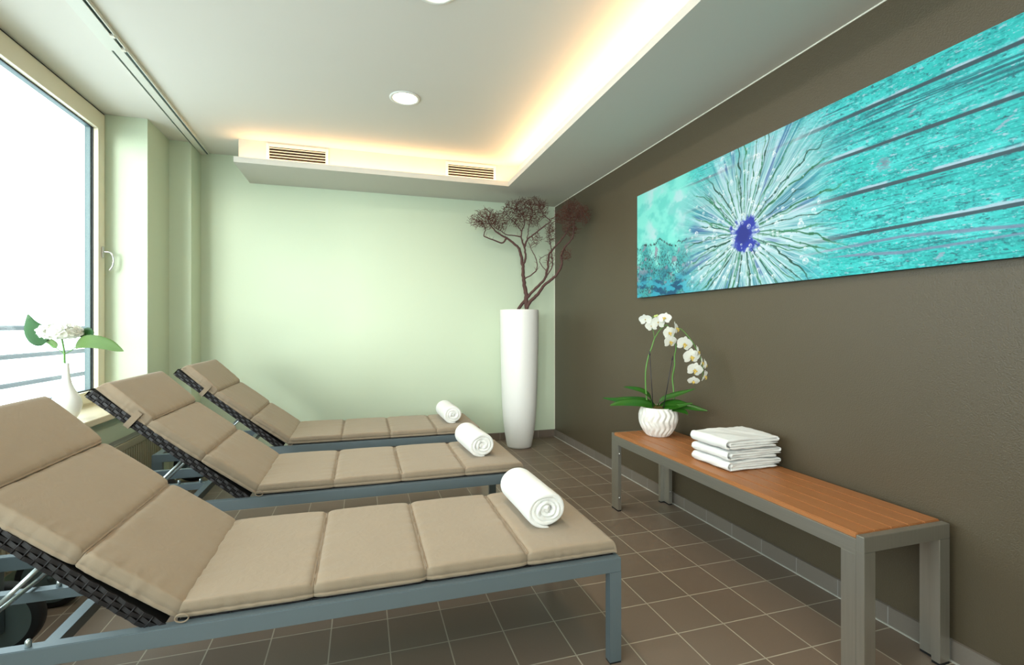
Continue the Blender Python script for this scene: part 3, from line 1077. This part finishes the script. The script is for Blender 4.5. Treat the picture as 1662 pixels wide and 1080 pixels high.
def grow_branch():
    rg = np.random.RandomState(11)
    m = MB()
    nodes, parent, = [], []
    for key, pts in LIMBS.items():
        r0, r1 = RAD[key]
        n = len(pts) * 4
        q = catmull(pts, n)
        q = [p + Vector((rg.normal(0, .0022), rg.normal(0, .0022), 0)) for p in q]
        rr = [(r0 + (r1 - r0) * (i / n) ** .8) * (1 + .10 * rg.rand()) for i in range(n + 1)]
        m.tube(q, rr, 9)
        for i in range(0, n + 1):
            nodes.append(np.array(q[i]))
            parent.append(-1)
    limb_obj = m.build('limbs', M['branch'], br)
    # space colonisation in the crown volumes
    att = []
    for (c, rx, rz) in BLOBS:
        k = int(190000 * rx * rz * max(rx, .07) * 5)
        for _ in range(k):
            v = rg.normal(size=3)
            v *= rg.rand() ** .34 / np.linalg.norm(v)
            p = np.array(c) + v * np.array([rx, max(rx * .95, .07), rz])
            if p[0] + 1.452 < 1.925 and p[1] < .27 and p[2] + 1.30 < 2.40:
                att.append(p)
    att = np.array(att)
    N = [n for n in nodes]
    par = list(parent)
    step = .0115
    kill = .0116
    infl = .11
    first = len(N)
    bd = np.full(len(att), 1e9)
    bj = np.zeros(len(att), int)

    def update(base, newn):
        for c0 in range(0, len(newn), 200):
            blk = newn[c0:c0 + 200]
            d = ((att[:, None, :] - blk[None]) ** 2).sum(2)
            j = d.argmin(1)
            dm = d[np.arange(len(att)), j]
            up = dm < bd
            bd[up] = dm[up]
            bj[up] = base + c0 + j[up]
    update(0, np.array(N))
    for it in range(90):
        ok = np.where((bd < infl ** 2) & (bd > kill ** 2))[0]
        if len(ok) == 0 or len(N) > 24000:
            break
        new = {}
        for ia in ok:
            jj = int(bj[ia])
            v = att[ia] - N[jj]
            new.setdefault(jj, []).append(v / (np.linalg.norm(v) + 1e-9))
        base = len(N)
        for jj, vs in new.items():
            v = np.mean(vs, 0)
            if np.linalg.norm(v) < .12:
                v = vs[0]
            v = v / np.linalg.norm(v) + rg.normal(0, .27, 3)
            v /= np.linalg.norm(v)
            N.append(N[jj] + v * step)
            par.append(jj)
        update(base, np.array(N[base:]))
    # radius by pipe model
    cnt = [0.0] * len(N)
    kids = {}
    for i in range(len(N) - 1, first - 1, -1):
        if cnt[i] == 0:
            cnt[i] = 1.0
        p = par[i]
        cnt[p] += cnt[i]
        kids.setdefault(p, []).append(i)
    t = MB()
    visited = set()

    def rad(i):
        return min(.00105 + .00036 * cnt[i] ** .60, .0046)
    for i in range(first, len(N)):
        if i in visited:
            continue
        p = par[i]
        chain = [p, i]
        visited.add(i)
        cur = i
        while kids.get(cur):
            nx = max(kids[cur], key=lambda q: cnt[q])
            if nx in visited:
                break
            visited.add(nx)
            chain.append(nx)
            cur = nx
        if len(chain) < 2:
            continue
        t.tube([N[c] for c in chain], [rad(c if c >= first else chain[1]) for c in chain], 4)
    # a few loose spurs on the bare limbs
    for _ in range(150):
        k = rg.randint(0, first)
        p = np.array(nodes[k])
        if p[2] < .2:
            continue
        v = rg.normal(size=3)
        v[2] = abs(v[2]) + .2
        v /= np.linalg.norm(v)
        L_ = rg.uniform(.015, .05)
        t.tube([p, p + v * L_ * .5 + rg.normal(0, .003, 3), p + v * L_], [.0018, .0013, .0008], 4)
    # straggling outer twigs that break the outline
    outer = [i for i in range(first, len(N)) if not kids.get(i)]
    for i in outer[::2]:
        p = np.array(N[i])
        v = p - np.array(N[par[i]])
        v = v / (np.linalg.norm(v) + 1e-9)
        L_ = rg.uniform(.014, .044)
        v1 = v + rg.normal(0, .35, 3)
        q1 = p + v1 / np.linalg.norm(v1) * L_ * .55
        v2 = v1 + rg.normal(0, .6, 3)
        q2 = q1 + v2 / np.linalg.norm(v2) * L_ * .55
        if max(q1[0], q2[0]) + 1.452 > 1.94 or max(q1[1], q2[1]) > .29 or max(q1[2], q2[2]) > 1.11:
            continue
        t.tube([p, q1, q2], [.0016, .0013, .0008], 4)
    tw = t.build('twigs', M['twig'], br, fixn=False)
    tw['kind'] = 'stuff'


grow_branch()

# ------------------------------------------------------------------ orchid
def pot_fn(r, z, w):
    n = 20
    env = math.sin(math.pi * min(1, max(0, z / .178))) ** .4
    ph = w * n + 1.45 * math.sin(z * 2 * math.pi / .080)
    k = .5 + .5 * math.cos(ph)
    return r + .0088 * (k ** .75 - .5) * env


prof = [(.030, 0), (.058, .0), (.068, .006), (.083, .025), (.098, .05), (.109, .08), (.1135, .105), (.113, .13), (.109, .15), (.103, .168),
        (.098, .178)]
pp = []
for i in range(len(prof) - 1):
    for k in range(6):
        t = k / 6
        pp.append((prof[i][0] * (1 - t) + prof[i + 1][0] * t, prof[i][1] * (1 - t) + prof[i + 1][1] * t))
pp.append(prof[-1])
pp += [(.093, .178), (.091, .165), (.088, .150), (.001, .150)]
pot = tag(MB().lathe(pp, 264, fn=lambda r, z, w: pot_fn(r, z, w) if (z > .001 and r > .094 or z < .16 and r > .06 and z > .001 and r != .088 and r != .001) else r)
          .build('plant_pot', M['ceramic'], loc=(1.742, 2.603, .4845)), 'round white ceramic pot with wavy relief on the bench', 'plant pot')

orc = tag(empty('orchid', (1.742, 2.603, .4845)), 'white flowering orchid with long green leaves in the wavy pot', 'orchid')
rg = np.random.RandomState(5)
mm = MB()
for _ in range(420):
    a = rg.rand() * 6.283
    r = .086 * math.sqrt(rg.rand())
    z = .1515 + .034 * (1 - (r / .088) ** 2)
    p = Vector((r * math.cos(a), r * math.sin(a), z - .004))
    v = Vector(rg.normal(size=3))
    v.z = abs(v.z) * .5
    v = v.normalized() * .014
    mm.tube([p, p + v * .6 + Vector((0, 0, .004)), p + v], [.0016, .0016, .001], 4)
mm.lathe([(.001, .150), (.0865, .151), (.075, .160), (.045, .176), (.001, .183)], 24)
tag(mm.build('moss', M['moss'], orc, fixn=False), kind='stuff')


def blade(pts, width, cup=.15, n=26, th=.0012, wprof=None, side=None):
    """leaf along a path; returns MB"""
    q = catmull(pts, n)
    m = MB()
    A = []
    pu = None
    for i, p in enumerate(q):
        t = i / n
        tg = (q[min(i + 1, n)] - q[max(i - 1, 0)]).normalized()
        sd = side or Vector((0, 0, 1)).cross(tg)
        sd = Vector(sd)
        sd = (sd - tg * sd.dot(tg)).normalized()
        up = tg.cross(sd).normalized()
        if (up.z < 0) if pu is None else (up.dot(pu) < 0):
            up = -up
        pu = up
        w = width * (wprof(t) if wprof else math.sin(math.pi * min(1, t * .93 + .07) ** .9) ** .7)
        row = []
        for k in (-1, -.6, -.25, 0, .25, .6, 1):
            row.append(p + sd * (k * w) + up * (cup * w * abs(k) ** 1.3))
        A.append(row + [(r - up * th * (1 if 0 < j < 6 else .2)) for j, r in reversed(list(enumerate(row)))] + [row[0]])
    m.grid(np.array([[list(c) for c in r] for r in A]))
    return m


LEAVES = [
    ([(0, 0, .165), (-0.032, 0.01, 0.192), (-0.054, 0.016, 0.242), (-0.093, 0.029, 0.274), (-0.146, 0.045, 0.290), (-0.205, 0.063, 0.300)], .021, 0),
    ([(0, 0, .165), (-0.041, 0.012, 0.190), (-0.085, 0.04, 0.212), (-0.181, 0.07, 0.216), (-0.246, 0.09, 0.217), (-0.327, 0.11, 0.231)], .024, 0),
    ([(0, 0, .16), (-0.05, -0.005, 0.185), (-0.111, 0.004, 0.202), (-0.181, 0.025, 0.206), (-0.246, 0.046, 0.201), (-0.299, 0.062, 0.189)], .029, 0),
    ([(0, 0, .165), (0.011, -0.012, 0.215), (0.038, -0.087, 0.252), (0.062, -0.16, 0.280), (0.087, -0.245, 0.315)], .024, 0),
    ([(0, 0, .165), (0.02, -0.037, 0.198), (0.047, -0.111, 0.212), (0.067, -0.175, 0.204), (0.088, -0.247, 0.2), (0.107, -0.324, 0.198)], .026, 0),
    ([(0, 0, .16), (0.005, -0.02, 0.176), (0.024, -0.087, 0.186), (0.048, -0.16, 0.205), (0.067, -0.245, 0.233)], .026, 0),
    ([(0, 0, .16), (0.029, -0.062, 0.174), (0.051, -0.126, 0.176), (0.065, -0.17, 0.170), (0.073, -0.194, 0.158)], .019, 0)]
for pts, w, _ in LEAVES:
    blade(pts, w, .25, side=(Vector((.18, .6, .66)) if pts[-1][0] < 0 else Vector((.55, .35, .62)))).build('leaf', M['orchid_leaf'], orc)
ST1 = [(-0.060, 0.02, 0.16), (-0.067, 0.02, 0.224), (-0.072, 0.022, 0.29), (-0.073, 0.022, 0.39), (-0.059, 0.018, 0.477), (-0.037, 0.011, 0.544), (-0.021, 0.006, 0.597), (0.002, -0.001, 0.638), (0.015, -0.021, 0.664), (0.024, -0.047, 0.681), (0.032, -0.068, 0.668)]
q = catmull(ST1, 50)
MB().tube(q, [.0052 - .003 * i / 50 for i in range(51)], 8).build('stem', M['stem'], orc)
q = catmull([(-0.021, 0.006, 0.597), (-0.028, 0.009, 0.644), (-0.039, 0.012, 0.698), (-0.03, 0.009, 0.731), (-0.007, 0.002, 0.738)], 24)
MB().tube(q, .0018, 7).build('stem', M['stem'], orc)
ST2 = [(0.050, -0.065, 0.16), (0.061, -0.075, 0.225), (0.06, -0.071, 0.297), (0.058, -0.064, 0.362), (0.063, -0.079, 0.435), (0.063, -0.079, 0.494), (0.066, -0.089, 0.547), (0.061, -0.075, 0.605), (0.064, -0.082, 0.651), (0.076, -0.118, 0.658), (0.094, -0.175, 0.607), (0.106, -0.217, 0.551), (0.115, -0.249, 0.49), (0.119, -0.267, 0.429), (0.118, -0.26, 0.379)]
q = catmull(ST2, 60)
MB().tube(q, [.0048 - .0032 * i / 60 for i in range(61)], 8).build('stem', M['stem'], orc)
for a, b in (((-.038, -.006, .16), (-0.061, -0.002, 0.522)), ((0.003, -0.048, .16), (0.028, -0.111, 0.496))):
    MB().tube([a, b], .0024, 6).build('support_stick', M['stick'], orc)
    MB().tube([tuple(np.array(b) * .97 + np.array(a) * .03), tuple(np.array(b) * .93 + np.array(a) * .07)], .0048, 8).build('clip', M['stick'], orc)


def petal(m, ang, L, w, pitch, roundness=1.0, z0=0.0):
    """petal in local frame: flower faces +z; ang around z"""
    n, k = 10, 8
    A = []
    for i in range(n + 1):
        t = i / n
        wd = w * math.sin(math.pi * min(1, (t * .94 + .06)) ** roundness) ** .62
        r = .004 + L * t
        row = []
        for j in range(k + 1):
            s = (j / k - .5) * 2
            x = r
            y = s * wd
            z = z0 + pitch * t * t * L - .10 * wd * s * s + .0008 * math.sin(j * 2.1 + i)
            ca, sa = math.cos(ang), math.sin(ang)
            row.append((x * ca - y * sa, x * sa + y * ca, z))
        A.append(row)
    m.grid(np.array(A))


def make_flower():
    m = MB()
    D = math.radians
    for a in (90, 90 + 128, 90 - 128):
        petal(m, D(a), .036, .0135, -.10, .95, -.0015)
    for a in (12, 168):
        petal(m, D(a), .040, .026, .06, .75, .0005)
    o = m.build('flower', M['petal'], orc, fixn=False)
    l_ = MB()
    for s in (-1, 1):
        l_.tube(catmull([(0, -.002, .003), (s * .007, -.004, .010), (s * .009, -.001, .015)], 8), [.003, .0035, .004, .0045, .0045, .004, .003, .002, .001], 8)
    l_.tube(catmull([(0, -.003, .003), (0, -.008, .011), (0, -.016, .012), (0, -.022, .006)], 10), [.003, .0045, .005, .0055, .005, .0045, .004, .003, .002, .0015, .001], 8)
    l_.tube([(0, 0, 0), (0, .001, .006), (0, .001, .010)], [.003, .004, .0025], 8)
    l_.build('flower_lip', M['lip'], o)
    return o


FL = [((-0.097, -0.012, 0.714), 150, 25, .95), ((-0.063, -0.023, 0.674), 195, -15, .95), ((-0.022, -0.035, 0.697), 190, 8, 1.1), ((-0.002, -0.074, 0.723), -30, 20, .95),
      ((0.008, -0.103, 0.635), 15, 0, 1.0), ((0.023, -0.149, 0.661), 60, 5, 1.05), ((0.010, -0.110, 0.582), 20, -8, 1.05), ((0.040, -0.203, 0.571), 8, -5, 1.15),
      ((0.053, -0.249, 0.5), 5, -8, 1.2), ((0.059, -0.271, 0.426), 2, -12, 1.1), ((0.057, -0.262, 0.362), -15, -35, .8), ((0.066, -0.285, 0.531), 75, 0, .9),
      ((0.082, -0.300, 0.471), 70, -5, .8), ((0.085, -0.325, 0.46), 80, 0, .8), ((0.079, -0.330, 0.395), 55, -15, .9)]
f0 = make_flower()
fkid = [x for x in bpy.data.objects if x.parent == f0]
yawv = YAW
for i, (p, az, el, sc) in enumerate(FL):
    if i == 0:
        o = f0
    else:
        o = f0.copy()
        COL.objects.link(o)
        o.parent = orc
        for c in fkid:
            d = c.copy()
            COL.objects.link(d)
            d.parent = o
    # facing direction: az 0 = towards camera side (-view), positive turns to the right
    a = math.radians(az) - yawv
    e = math.radians(el)
    f = Vector((math.sin(a) * math.cos(e), -math.cos(a) * math.cos(e), math.sin(e)))
    up = Vector((0, 0, 1))
    up = (up - f * up.dot(f)).normalized()
    xr = up.cross(f)
    R = Matrix((xr, up, f)).transposed()
    roll_ = Matrix.Rotation(rg.uniform(-.25, .25), 3, 'Z')
    o.matrix_local = Matrix.Translation(p) @ (R @ roll_).to_4x4() @ Matrix.Scale(sc, 4)
for p in ((-0.007, 0.002, 0.738), (-.018, .004, .735)):
    MB().lathe([(.001, -.009), (.006, -.005), (.008, 0), (.006, .006), (.001, .010)], 12).build('bud', M['bud'], orc, loc=p, rot=(.6, .9, 0))

# ------------------------------------------------------------------ small vase and hydrangea on the sill
fv = MB().lathe([(.020, 0), (.034, .001), (.042, .008), (.055, .030), (.066, .062), (.0695, .090), (.066, .115), (.052, .145), (.036, .175),
                 (.025, .205), (.018, .240), (.0145, .280), (.013, .318), (.0125, .321), (.0105, .319), (.0105, .26), (.001, .25)], 56)
fv = fv.build('bud_vase', M['porcelain'], loc=(-1.58, 3.33, .6305))
tag(fv, 'small white teardrop bud vase on the window sill', 'vase')
hy = tag(empty('hydrangea', (-1.58, 3.33, .6305)), 'white hydrangea bloom with green leaves in the small white vase', 'flower')
MB().tube(catmull([(0, 0, .258), (-0.008, 0.002, 0.319), (-0.011, 0.005, 0.372), (-0.02, 0.008, 0.433), (-0.033, 0.012, 0.488)], 24),
          [.0055] * 12 + [.0048] * 13, 8).build('stem', M['stem'], hy)
fl = MB()
C = np.array((-.033, .012, .497))
rg = np.random.RandomState(9)
for i in range(170):
    while True:
        v = rg.normal(size=3)
        v /= np.linalg.norm(v)
        if v[2] > -.75:
            break
    v2 = v.copy()
    p = C + v * np.array((.094, .085, .043)) * rg.uniform(.78, 1.03)
    nrm = Vector(v * np.array((.6, .6, 1.2))).normalized()
    xr = nrm.orthogonal().normalized()
    yr = nrm.cross(xr)
    rot = rg.rand() * 1.57
    for k in range(4):
        a = rot + k * math.pi / 2
        A = []
        for ii in range(5):
            t = ii / 4
            wd = .0145 * math.sin(math.pi * (t * .85 + .12)) ** .6
            row = []
            for j in range(4):
                s = (j / 3 - .5) * 2
                x, y = .002 + .021 * t, s * wd
                q = Vector(p) + xr * (x * math.cos(a) - y * math.sin(a)) + yr * (x * math.sin(a) + y * math.cos(a)) + nrm * (.007 * t * t + .0015 * math.sin(7 * s + i))
                row.append(list(q))
            A.append(row)
        fl.grid(np.array(A))
fl.build('bloom', M['petal'], hy, fixn=False)


def hleaf(tip_path, width, m_, side, thin=.0008, stalk=None):
    wp = lambda t: (math.sin(math.pi * min(1.0, t ** .62)) ** .8) * (1 + .03 * math.sin(t * 120))
    blade(tip_path, width, .12, 40, thin, wp, side).build('leaf', m_, hy)
    if stalk:
        MB().tube(catmull(stalk, 10), .0022, 6).build('leaf_stalk', M['stem'], hy)


vr = Vector((math.cos(YAW), -math.sin(YAW), 0))     # along the photograph's horizontal
Z3 = Vector((0, 0, 1))


def HP(pts, off=0.0):
    """points given as (metres along the photograph's horizontal, height)"""
    return [tuple(vr * h + Z3 * z + Vector((.294, .956, 0)) * (off + o)) for h, z, o in pts]


hleaf(HP([(-.112, .436, 0), (-.155, .478, -.012), (-.193, .530, -.012), (-.222, .596, .006)]), .062,
      M['leaf_dark'], vr * .82 + Z3 * .55, stalk=[(-0.011, 0.005, 0.372), (-0.060, 0.018, 0.410), (-0.108, 0.033, 0.437)])
hleaf(HP([(-.052, .408, 0), (-.075, .428, 0), (-.11, .445, .01), (-.145, .452, .02)]), .020, M['leaf_light'], Z3 * .9 + vr * .3)
hleaf(HP([(.050, .410, 0), (.10, .437, -.01), (.17, .441, -.02), (.25, .425, -.02), (.30, .403, -.02), (.338, .388, -.02)]), .038, M['leaf_light'],
      Z3 * .93 + Vector((.1, .3, 0)), stalk=[(-0.011, 0.005, 0.372), (0.018, 0, 0.388), (0.050, -0.014, 0.411)])
hleaf(HP([(.02, .46, .07), (.05, .486, .07), (.085, .485, .06), (.10, .476, .06)]), .034, M['leaf_dark'], Z3 * .9 + vr * .3)

# ------------------------------------------------------------------ canvas print on the right wall
def painting():
    L_, Hh = 2.40, .742
    nu, nv = 1250, 372
    u = np.linspace(0, L_, nu)[:, None] * np.ones((1, nv))       # 0 = far end (left in the photo)
    v = np.linspace(0, Hh, nv)[None, :] * np.ones((nu, 1))
    rr = np.random.RandomState(21)
    T = rr.rand(256, 256)

    def n2(x, y, off=0):
        x = x + off * 17.3
        y = y + off * 9.1
        xi, yi = np.floor(x).astype(int), np.floor(y).astype(int)
        fx, fy = x - xi, y - yi
        fx = fx * fx * (3 - 2 * fx)
        fy = fy * fy * (3 - 2 * fy)
        g = lambda a, b: T[a % 256, b % 256]
        return (g(xi, yi) * (1 - fx) + g(xi + 1, yi) * fx) * (1 - fy) + (g(xi, yi + 1) * (1 - fx) + g(xi + 1, yi + 1) * fx) * fy

    def fbm(x, y, o=4, off=0):
        s, a, t = 0, .5, 0
        for k in range(o):
            s = s + a * n2(x * 2 ** k, y * 2 ** k, off + k)
            t += a
            a *= .55
        return s / t
    ss = lambda a, b, x: np.clip((x - a) / (b - a), 0, 1) ** 2 * (3 - 2 * np.clip((x - a) / (b - a), 0, 1))
    C = lambda r, g, b: np.array([r, g, min(255, b * 1.06)], float) / 255.0
    mixc = lambda base, col, f: base * (1 - f[..., None]) + col * f[..., None]
    img = np.ones((nu, nv, 3)) * C(40, 205, 192)
    # --- planks
    gaps = [.162, .330, .495, .655]
    pid = np.zeros_like(v)
    for g in gaps:
        pid += (v > g)
    grain = fbm(u * 5 + pid * 31, v * 190 + 5 * fbm(u * 1.2, v * 5, 3, 3), 5, 1)
    big = fbm(u * 3 + pid * 13, v * 14, 4, 7)
    blot = fbm(u * 22, v * 70, 5, 12)
    img = mixc(img, C(96, 232, 220), ss(.45, .75, big) * .8)
    img = mixc(img, C(10, 158, 152), ss(.42, .78, blot) * .5)
    img = mixc(img, C(4, 120, 124), ss(.58, .76, grain) * .5)
    spk = fbm(u * 120, v * 200, 3, 25)
    img = mixc(img, C(8, 124, 128), ss(.60, .72, spk) * .55 * ss(.35, .6, blot))
    img = mixc(img, C(150, 240, 232), ss(.40, .28, spk) * .45)
    sp2 = fbm(u * 46, v * 150, 4, 27)
    img = mixc(img, C(190, 214, 218), ss(.71, .75, sp2) * .8)
    img = mixc(img, C(30, 84, 96), ss(.30, .26, sp2) * .6)
    img = mixc(img, C(22, 74, 88), ss(.70, .80, grain) * .6 * ss(.4, .6, big))
    fine = fbm(u * 40, v * 420, 2, 20)
    img = mixc(img, C(10, 140, 140), ss(.62, .85, fine) * .4)
    chips = fbm(u * 26 + 5, v * 300 + pid * 7 - u * 6, 4, 30)
    img = mixc(img, C(196, 206, 214), ss(.76, .79, chips) * .8)
    # dark weathered zones under gap 4 (upper plank) and swirls in the lowest plank
    z = np.exp(-((v - .60) / .035) ** 2) * ss(1.0, 1.7, u)
    img = mixc(img, C(14, 100, 108), z * ss(.42, .6, grain) * .75)
    d = np.abs(v - (.085 + .022 * np.sin(u * 1.5)) - np.sign(v - .085) * .030 * np.abs(((u * .9 + .35) % 1.0) - .5) * 2)
    sw = (v < .160) * ss(.0085, .002, d + .006 * (fbm(u * 12, v * 60, 3, 44) - .5)) * ss(1.25, 1.45, u)
    img = mixc(img, C(140, 150, 170), sw * .85)
    # knot
    kx, kz = 1.76, .415
    rk = np.sqrt(((u - kx) / .03) ** 2 + ((v - kz) / .033) ** 2)
    img = mixc(img, C(160, 176, 182), ss(.30, .12, np.abs(rk - .62 + 1.4 * (sp2 - .5))) * .6)
    img = mixc(img, C(140, 150, 160), ss(.5, .3, rk + .8 * (fine - .5)) * .8)
    for cx, cz, a, b in ((2.12, .42, .028, .008), (1.95, .035, .016, .010), (1.86, .575, .012, .010), (1.2, .70, .03, .010)):
        rk = np.sqrt(((u - cx) / a) ** 2 + ((v - cz - .7 * (u - cx)) / b) ** 2)
        img = mixc(img, C(176, 186, 196), ss(1.0, .6, rk + 1.6 * (fine - .5)) * .8)
    for k, g in enumerate(gaps):
        edge = .0066 + .003 * (fbm(u * 6, v * 0, 3, 60 + k) - .5)
        up_ = ss(.014, .007, np.abs(v - g - .006) + .008 * (fbm(u * 40, v * 90, 3, 77) - .5)) * ss(.42, .62, fbm(u * 9, v * 0 + k, 5, 70 + k))
        img = mixc(img, C(206, 216, 222), up_ * .85)
        img = mixc(img, C(60, 92, 98), ss(.0015, -.001, np.abs(v - g) - edge))
        img = mixc(img, C(92, 88, 120), ss(.0015, -.001, np.abs(v - g - .003) - edge * .4) * ss(1.2, .9, u) * .5)
    # --- left end: pale mint wash fading to stained teal
    pale = np.ones_like(img) * C(150, 244, 222)
    pale = mixc(pale, C(206, 240, 232), ss(.42, .7, fbm(u * 6, v * 7, 4, 80)) * ss(.03, .2, u) * .9)
    pale = mixc(pale, C(96, 214, 198), ss(.5, .7, fbm(u * 9, v * 12, 4, 84)) * .5)
    st = fbm(u * 9, v * 8, 5, 90)
    top = .29 + .18 * (fbm(u * 7, v * 0 + .3, 4, 95) - .3) + .09 * np.exp(-((u - .23) / .16) ** 2)
    inside = ss(0.03, -.03, v - top)
    speck = fbm(u * 130, v * 110, 4, 101)
    pale = mixc(pale, C(70, 176, 172), inside * ss(.3, .6, st + .5 * (top - v)) * .9)
    pale = mixc(pale, C(52, 96, 100), inside * ss(.52, .62, speck) * ss(.0, .14, top - v + .02) * .9)
    pale = mixc(pale, C(170, 160, 170), inside * ss(.62, .7, fbm(u * 24, v * 22, 3, 111)) * .8)
    lowb = ss(.22, .06, v)
    pale = mixc(pale, C(16, 96, 128), lowb * ss(.35, .65, fbm(u * 12, v * 22, 4, 120)))
    pale = mixc(pale, C(72, 190, 204), lowb * ss(.5, .62, fbm(u * 18, v * 44, 4, 124)) * .9)
    crk = np.abs(v - top) < (.004 + .006 * speck)
    pale = mixc(pale, C(40, 70, 72), crk * ss(.45, .6, speck) * .9)
    fl_ = ss(.80, .50, u + .10 * (big - .5))
    img = img * (1 - fl_[..., None]) + pale * fl_[..., None]
    # --- seed head burst
    cx, cz = 1.035, .275
    du, dv = (u - cx), (v - cz)
    ang = np.arctan2(dv, du)
    rad = np.sqrt(du ** 2 + (dv * .93) ** 2)
    reach = .55 + .15 * fbm(ang * 4 + 8, ang * 0, 2, 130) + .10 * np.exp(-((ang - .9) / .5) ** 2)
    halo = ss(1.0, .50, rad / reach)
    st1 = fbm(ang * 13 + 90, rad * 3, 4, 140)
    st2 = fbm(ang * 60 + 300, rad * 4, 3, 150)
    base = np.ones_like(img) * C(168, 214, 208)
    base = mixc(base, C(58, 136, 156), ss(.54, .74, st1) * .8)
    base = mixc(base, C(70, 96, 160), ss(.60, .8, fbm(ang * 11 + 40, rad * 5, 3, 160)) * .7)
    base = mixc(base, C(218, 234, 236), ss(.45, .25, st1))
    base = mixc(base, C(236, 246, 246), ss(.55, .75, st2) * .85)
    base = mixc(base, C(206, 226, 226), ss(.22, .06, rad) * .7)
    img = img * (1 - .93 * halo[..., None]) + base * .93 * halo[..., None]
    # filaments
    for k in range(58):
        a0 = 2 * math.pi * (k + rr.uniform(-.35, .35)) / 58
        rl_ = rr.uniform(.36, .58) * (1.12 if math.cos(a0) > 0 else .95)
        bend = rr.uniform(-.22, .22)
        wa = a0 + bend * (rad / .4) + .010 * np.sin(rad * rr.uniform(40, 80) + k) + .05 * (n2(rad * 24, rad * 0 + k * 3.7, 5) - .5)
        dd = np.abs(np.angle(np.exp(1j * (ang - wa)))) * rad
        wdt = rr.uniform(.0028, .0052) * (1 + .8 * (n2(rad * 70, rad * 0 + k * 1.7, 9) > .72))
        on = ss(wdt, wdt * .45, dd) * (rad > rr.uniform(.06, .12)) * ss(rl_, rl_ * .72, rad)
        c = (C(34, 120, 76), C(16, 84, 66), C(70, 150, 108))[k % 3]
        img = mixc(img, c, on * .95)
        for kk in range(4):
            a1 = a0 + rr.uniform(-.11, .11)
            r1 = rl_ * rr.uniform(.7, 1.25)
            dd2 = np.abs(np.angle(np.exp(1j * (ang - a1 - bend * .6 * (rad / .4))))) * rad
            img = mixc(img, C(232, 244, 246), ss(.0032, .0006, dd2) * ss(r1, r1 * .7, rad) * (rad > .05) * .42)
    # blue heart
    hb = rad / (.075 + .035 * fbm(ang * 5 + 3, ang * 0, 2, 170))
    img = mixc(img, C(36, 56, 170), ss(1.15, .7, hb + 1.3 * (fbm(u * 26, v * 26, 4, 175) - .5)) * .95)
    img = mixc(img, C(20, 40, 120), ss(.7, .3, hb) * .5)
    # droplets
    for k in range(260):
        a = rr.rand() * 2 * math.pi
        r_ = .05 + .43 * rr.rand() ** .8
        x_, z_ = cx + r_ * math.cos(a), cz + r_ * math.sin(a)
        if not (.02 < z_ < Hh - .01):
            continue
        s_ = rr.uniform(.004, .014) * (1.3 if k % 9 == 0 else 1)
        i0, i1 = max(0, int((x_ - s_ * 1.3) / L_ * nu)), int((x_ + s_ * 1.3) / L_ * nu) + 2
        j0, j1 = max(0, int((z_ - s_ * 1.3) / Hh * nv)), int((z_ + s_ * 1.3) / Hh * nv) + 2
        U, V = u[i0:i1, j0:j1], v[i0:i1, j0:j1]
        q = np.sqrt((U - x_) ** 2 + (V - z_) ** 2) / s_
        sub = img[i0:i1, j0:j1]
        sub = mixc(sub, C(222, 236, 236), ss(1.0, .85, q) * .40)
        sub = mixc(sub, C(255, 255, 255), ss(.20, .05, np.abs(q - .82)) * (.25 + .5 * (V > z_)))
        sub = mixc(sub, C(255, 255, 255), ss(.35, .15, np.sqrt((U - x_ + s_ * .3) ** 2 + (V - z_ - s_ * .3) ** 2) / s_))
        img[i0:i1, j0:j1] = sub
    img = np.clip(img, 0, 1)
    img = img ** 1.12
    lin = .80 * np.where(img <= .04045, img / 12.92, ((img + .055) / 1.055) ** 2.4)
    # mesh: x fixed, y decreasing with u
    co = np.zeros((nu * nv, 3), np.float32)
    co[:, 1] = -u.ravel()
    co[:, 2] = v.ravel()
    idx = np.arange(nu * nv).reshape(nu, nv)
    quads = np.stack([idx[:-1, :-1], idx[1:, :-1], idx[1:, 1:], idx[:-1, 1:]], -1).reshape(-1, 4)[:, ::-1]
    me = bpy.data.meshes.new('canvas_print')
    me.vertices.add(len(co))
    me.vertices.foreach_set('co', co.ravel())
    nf = len(quads)
    me.loops.add(nf * 4)
    me.polygons.add(nf)
    me.loops.foreach_set('vertex_index', quads.ravel().astype(np.int32))
    me.polygons.foreach_set('loop_start', (np.arange(nf) * 4).astype(np.int32))
    me.polygons.foreach_set('loop_total', np.full(nf, 4, np.int32))
    me.update(calc_edges=True)
    ca = me.color_attributes.new('print', 'BYTE_COLOR', 'POINT')
    rgba = np.ones((nu * nv, 4), np.float32)
    rgba[:, :3] = lin.reshape(-1, 3)
    ca.data.foreach_set('color', rgba.ravel())
    t = NT('printed_canvas')
    at = t.node('ShaderNodeVertexColor', layer_name='print')
    t.link(at.outputs['Color'], t.b.inputs['Base Color'])
    t.b.inputs['Roughness'].default_value = .55
    nz = t.node('ShaderNodeTexNoise', i_Scale=900.0)
    bp = t.node('ShaderNodeBump', i_Strength=.15, i_Distance=.0005)
    t.link(nz.outputs['Fac'], bp.inputs['Height'])
    t.link(bp.outputs[0], t.b.inputs['Normal'])
    me.materials.append(t.m)
    root = tag(empty('canvas_painting', (XR - .032, 3.128, 1.366)), 'wide turquoise canvas of planks and a seed head on the brown wall', 'painting')
    o = bpy.data.objects.new('canvas_print', me)
    COL.objects.link(o)
    o.parent = root
    o.location = (0, 0, 0)
    MB().box(.0008, .030, -L_, 0, 0, Hh).build('stretcher', M['canvas_edge'], root)


painting()
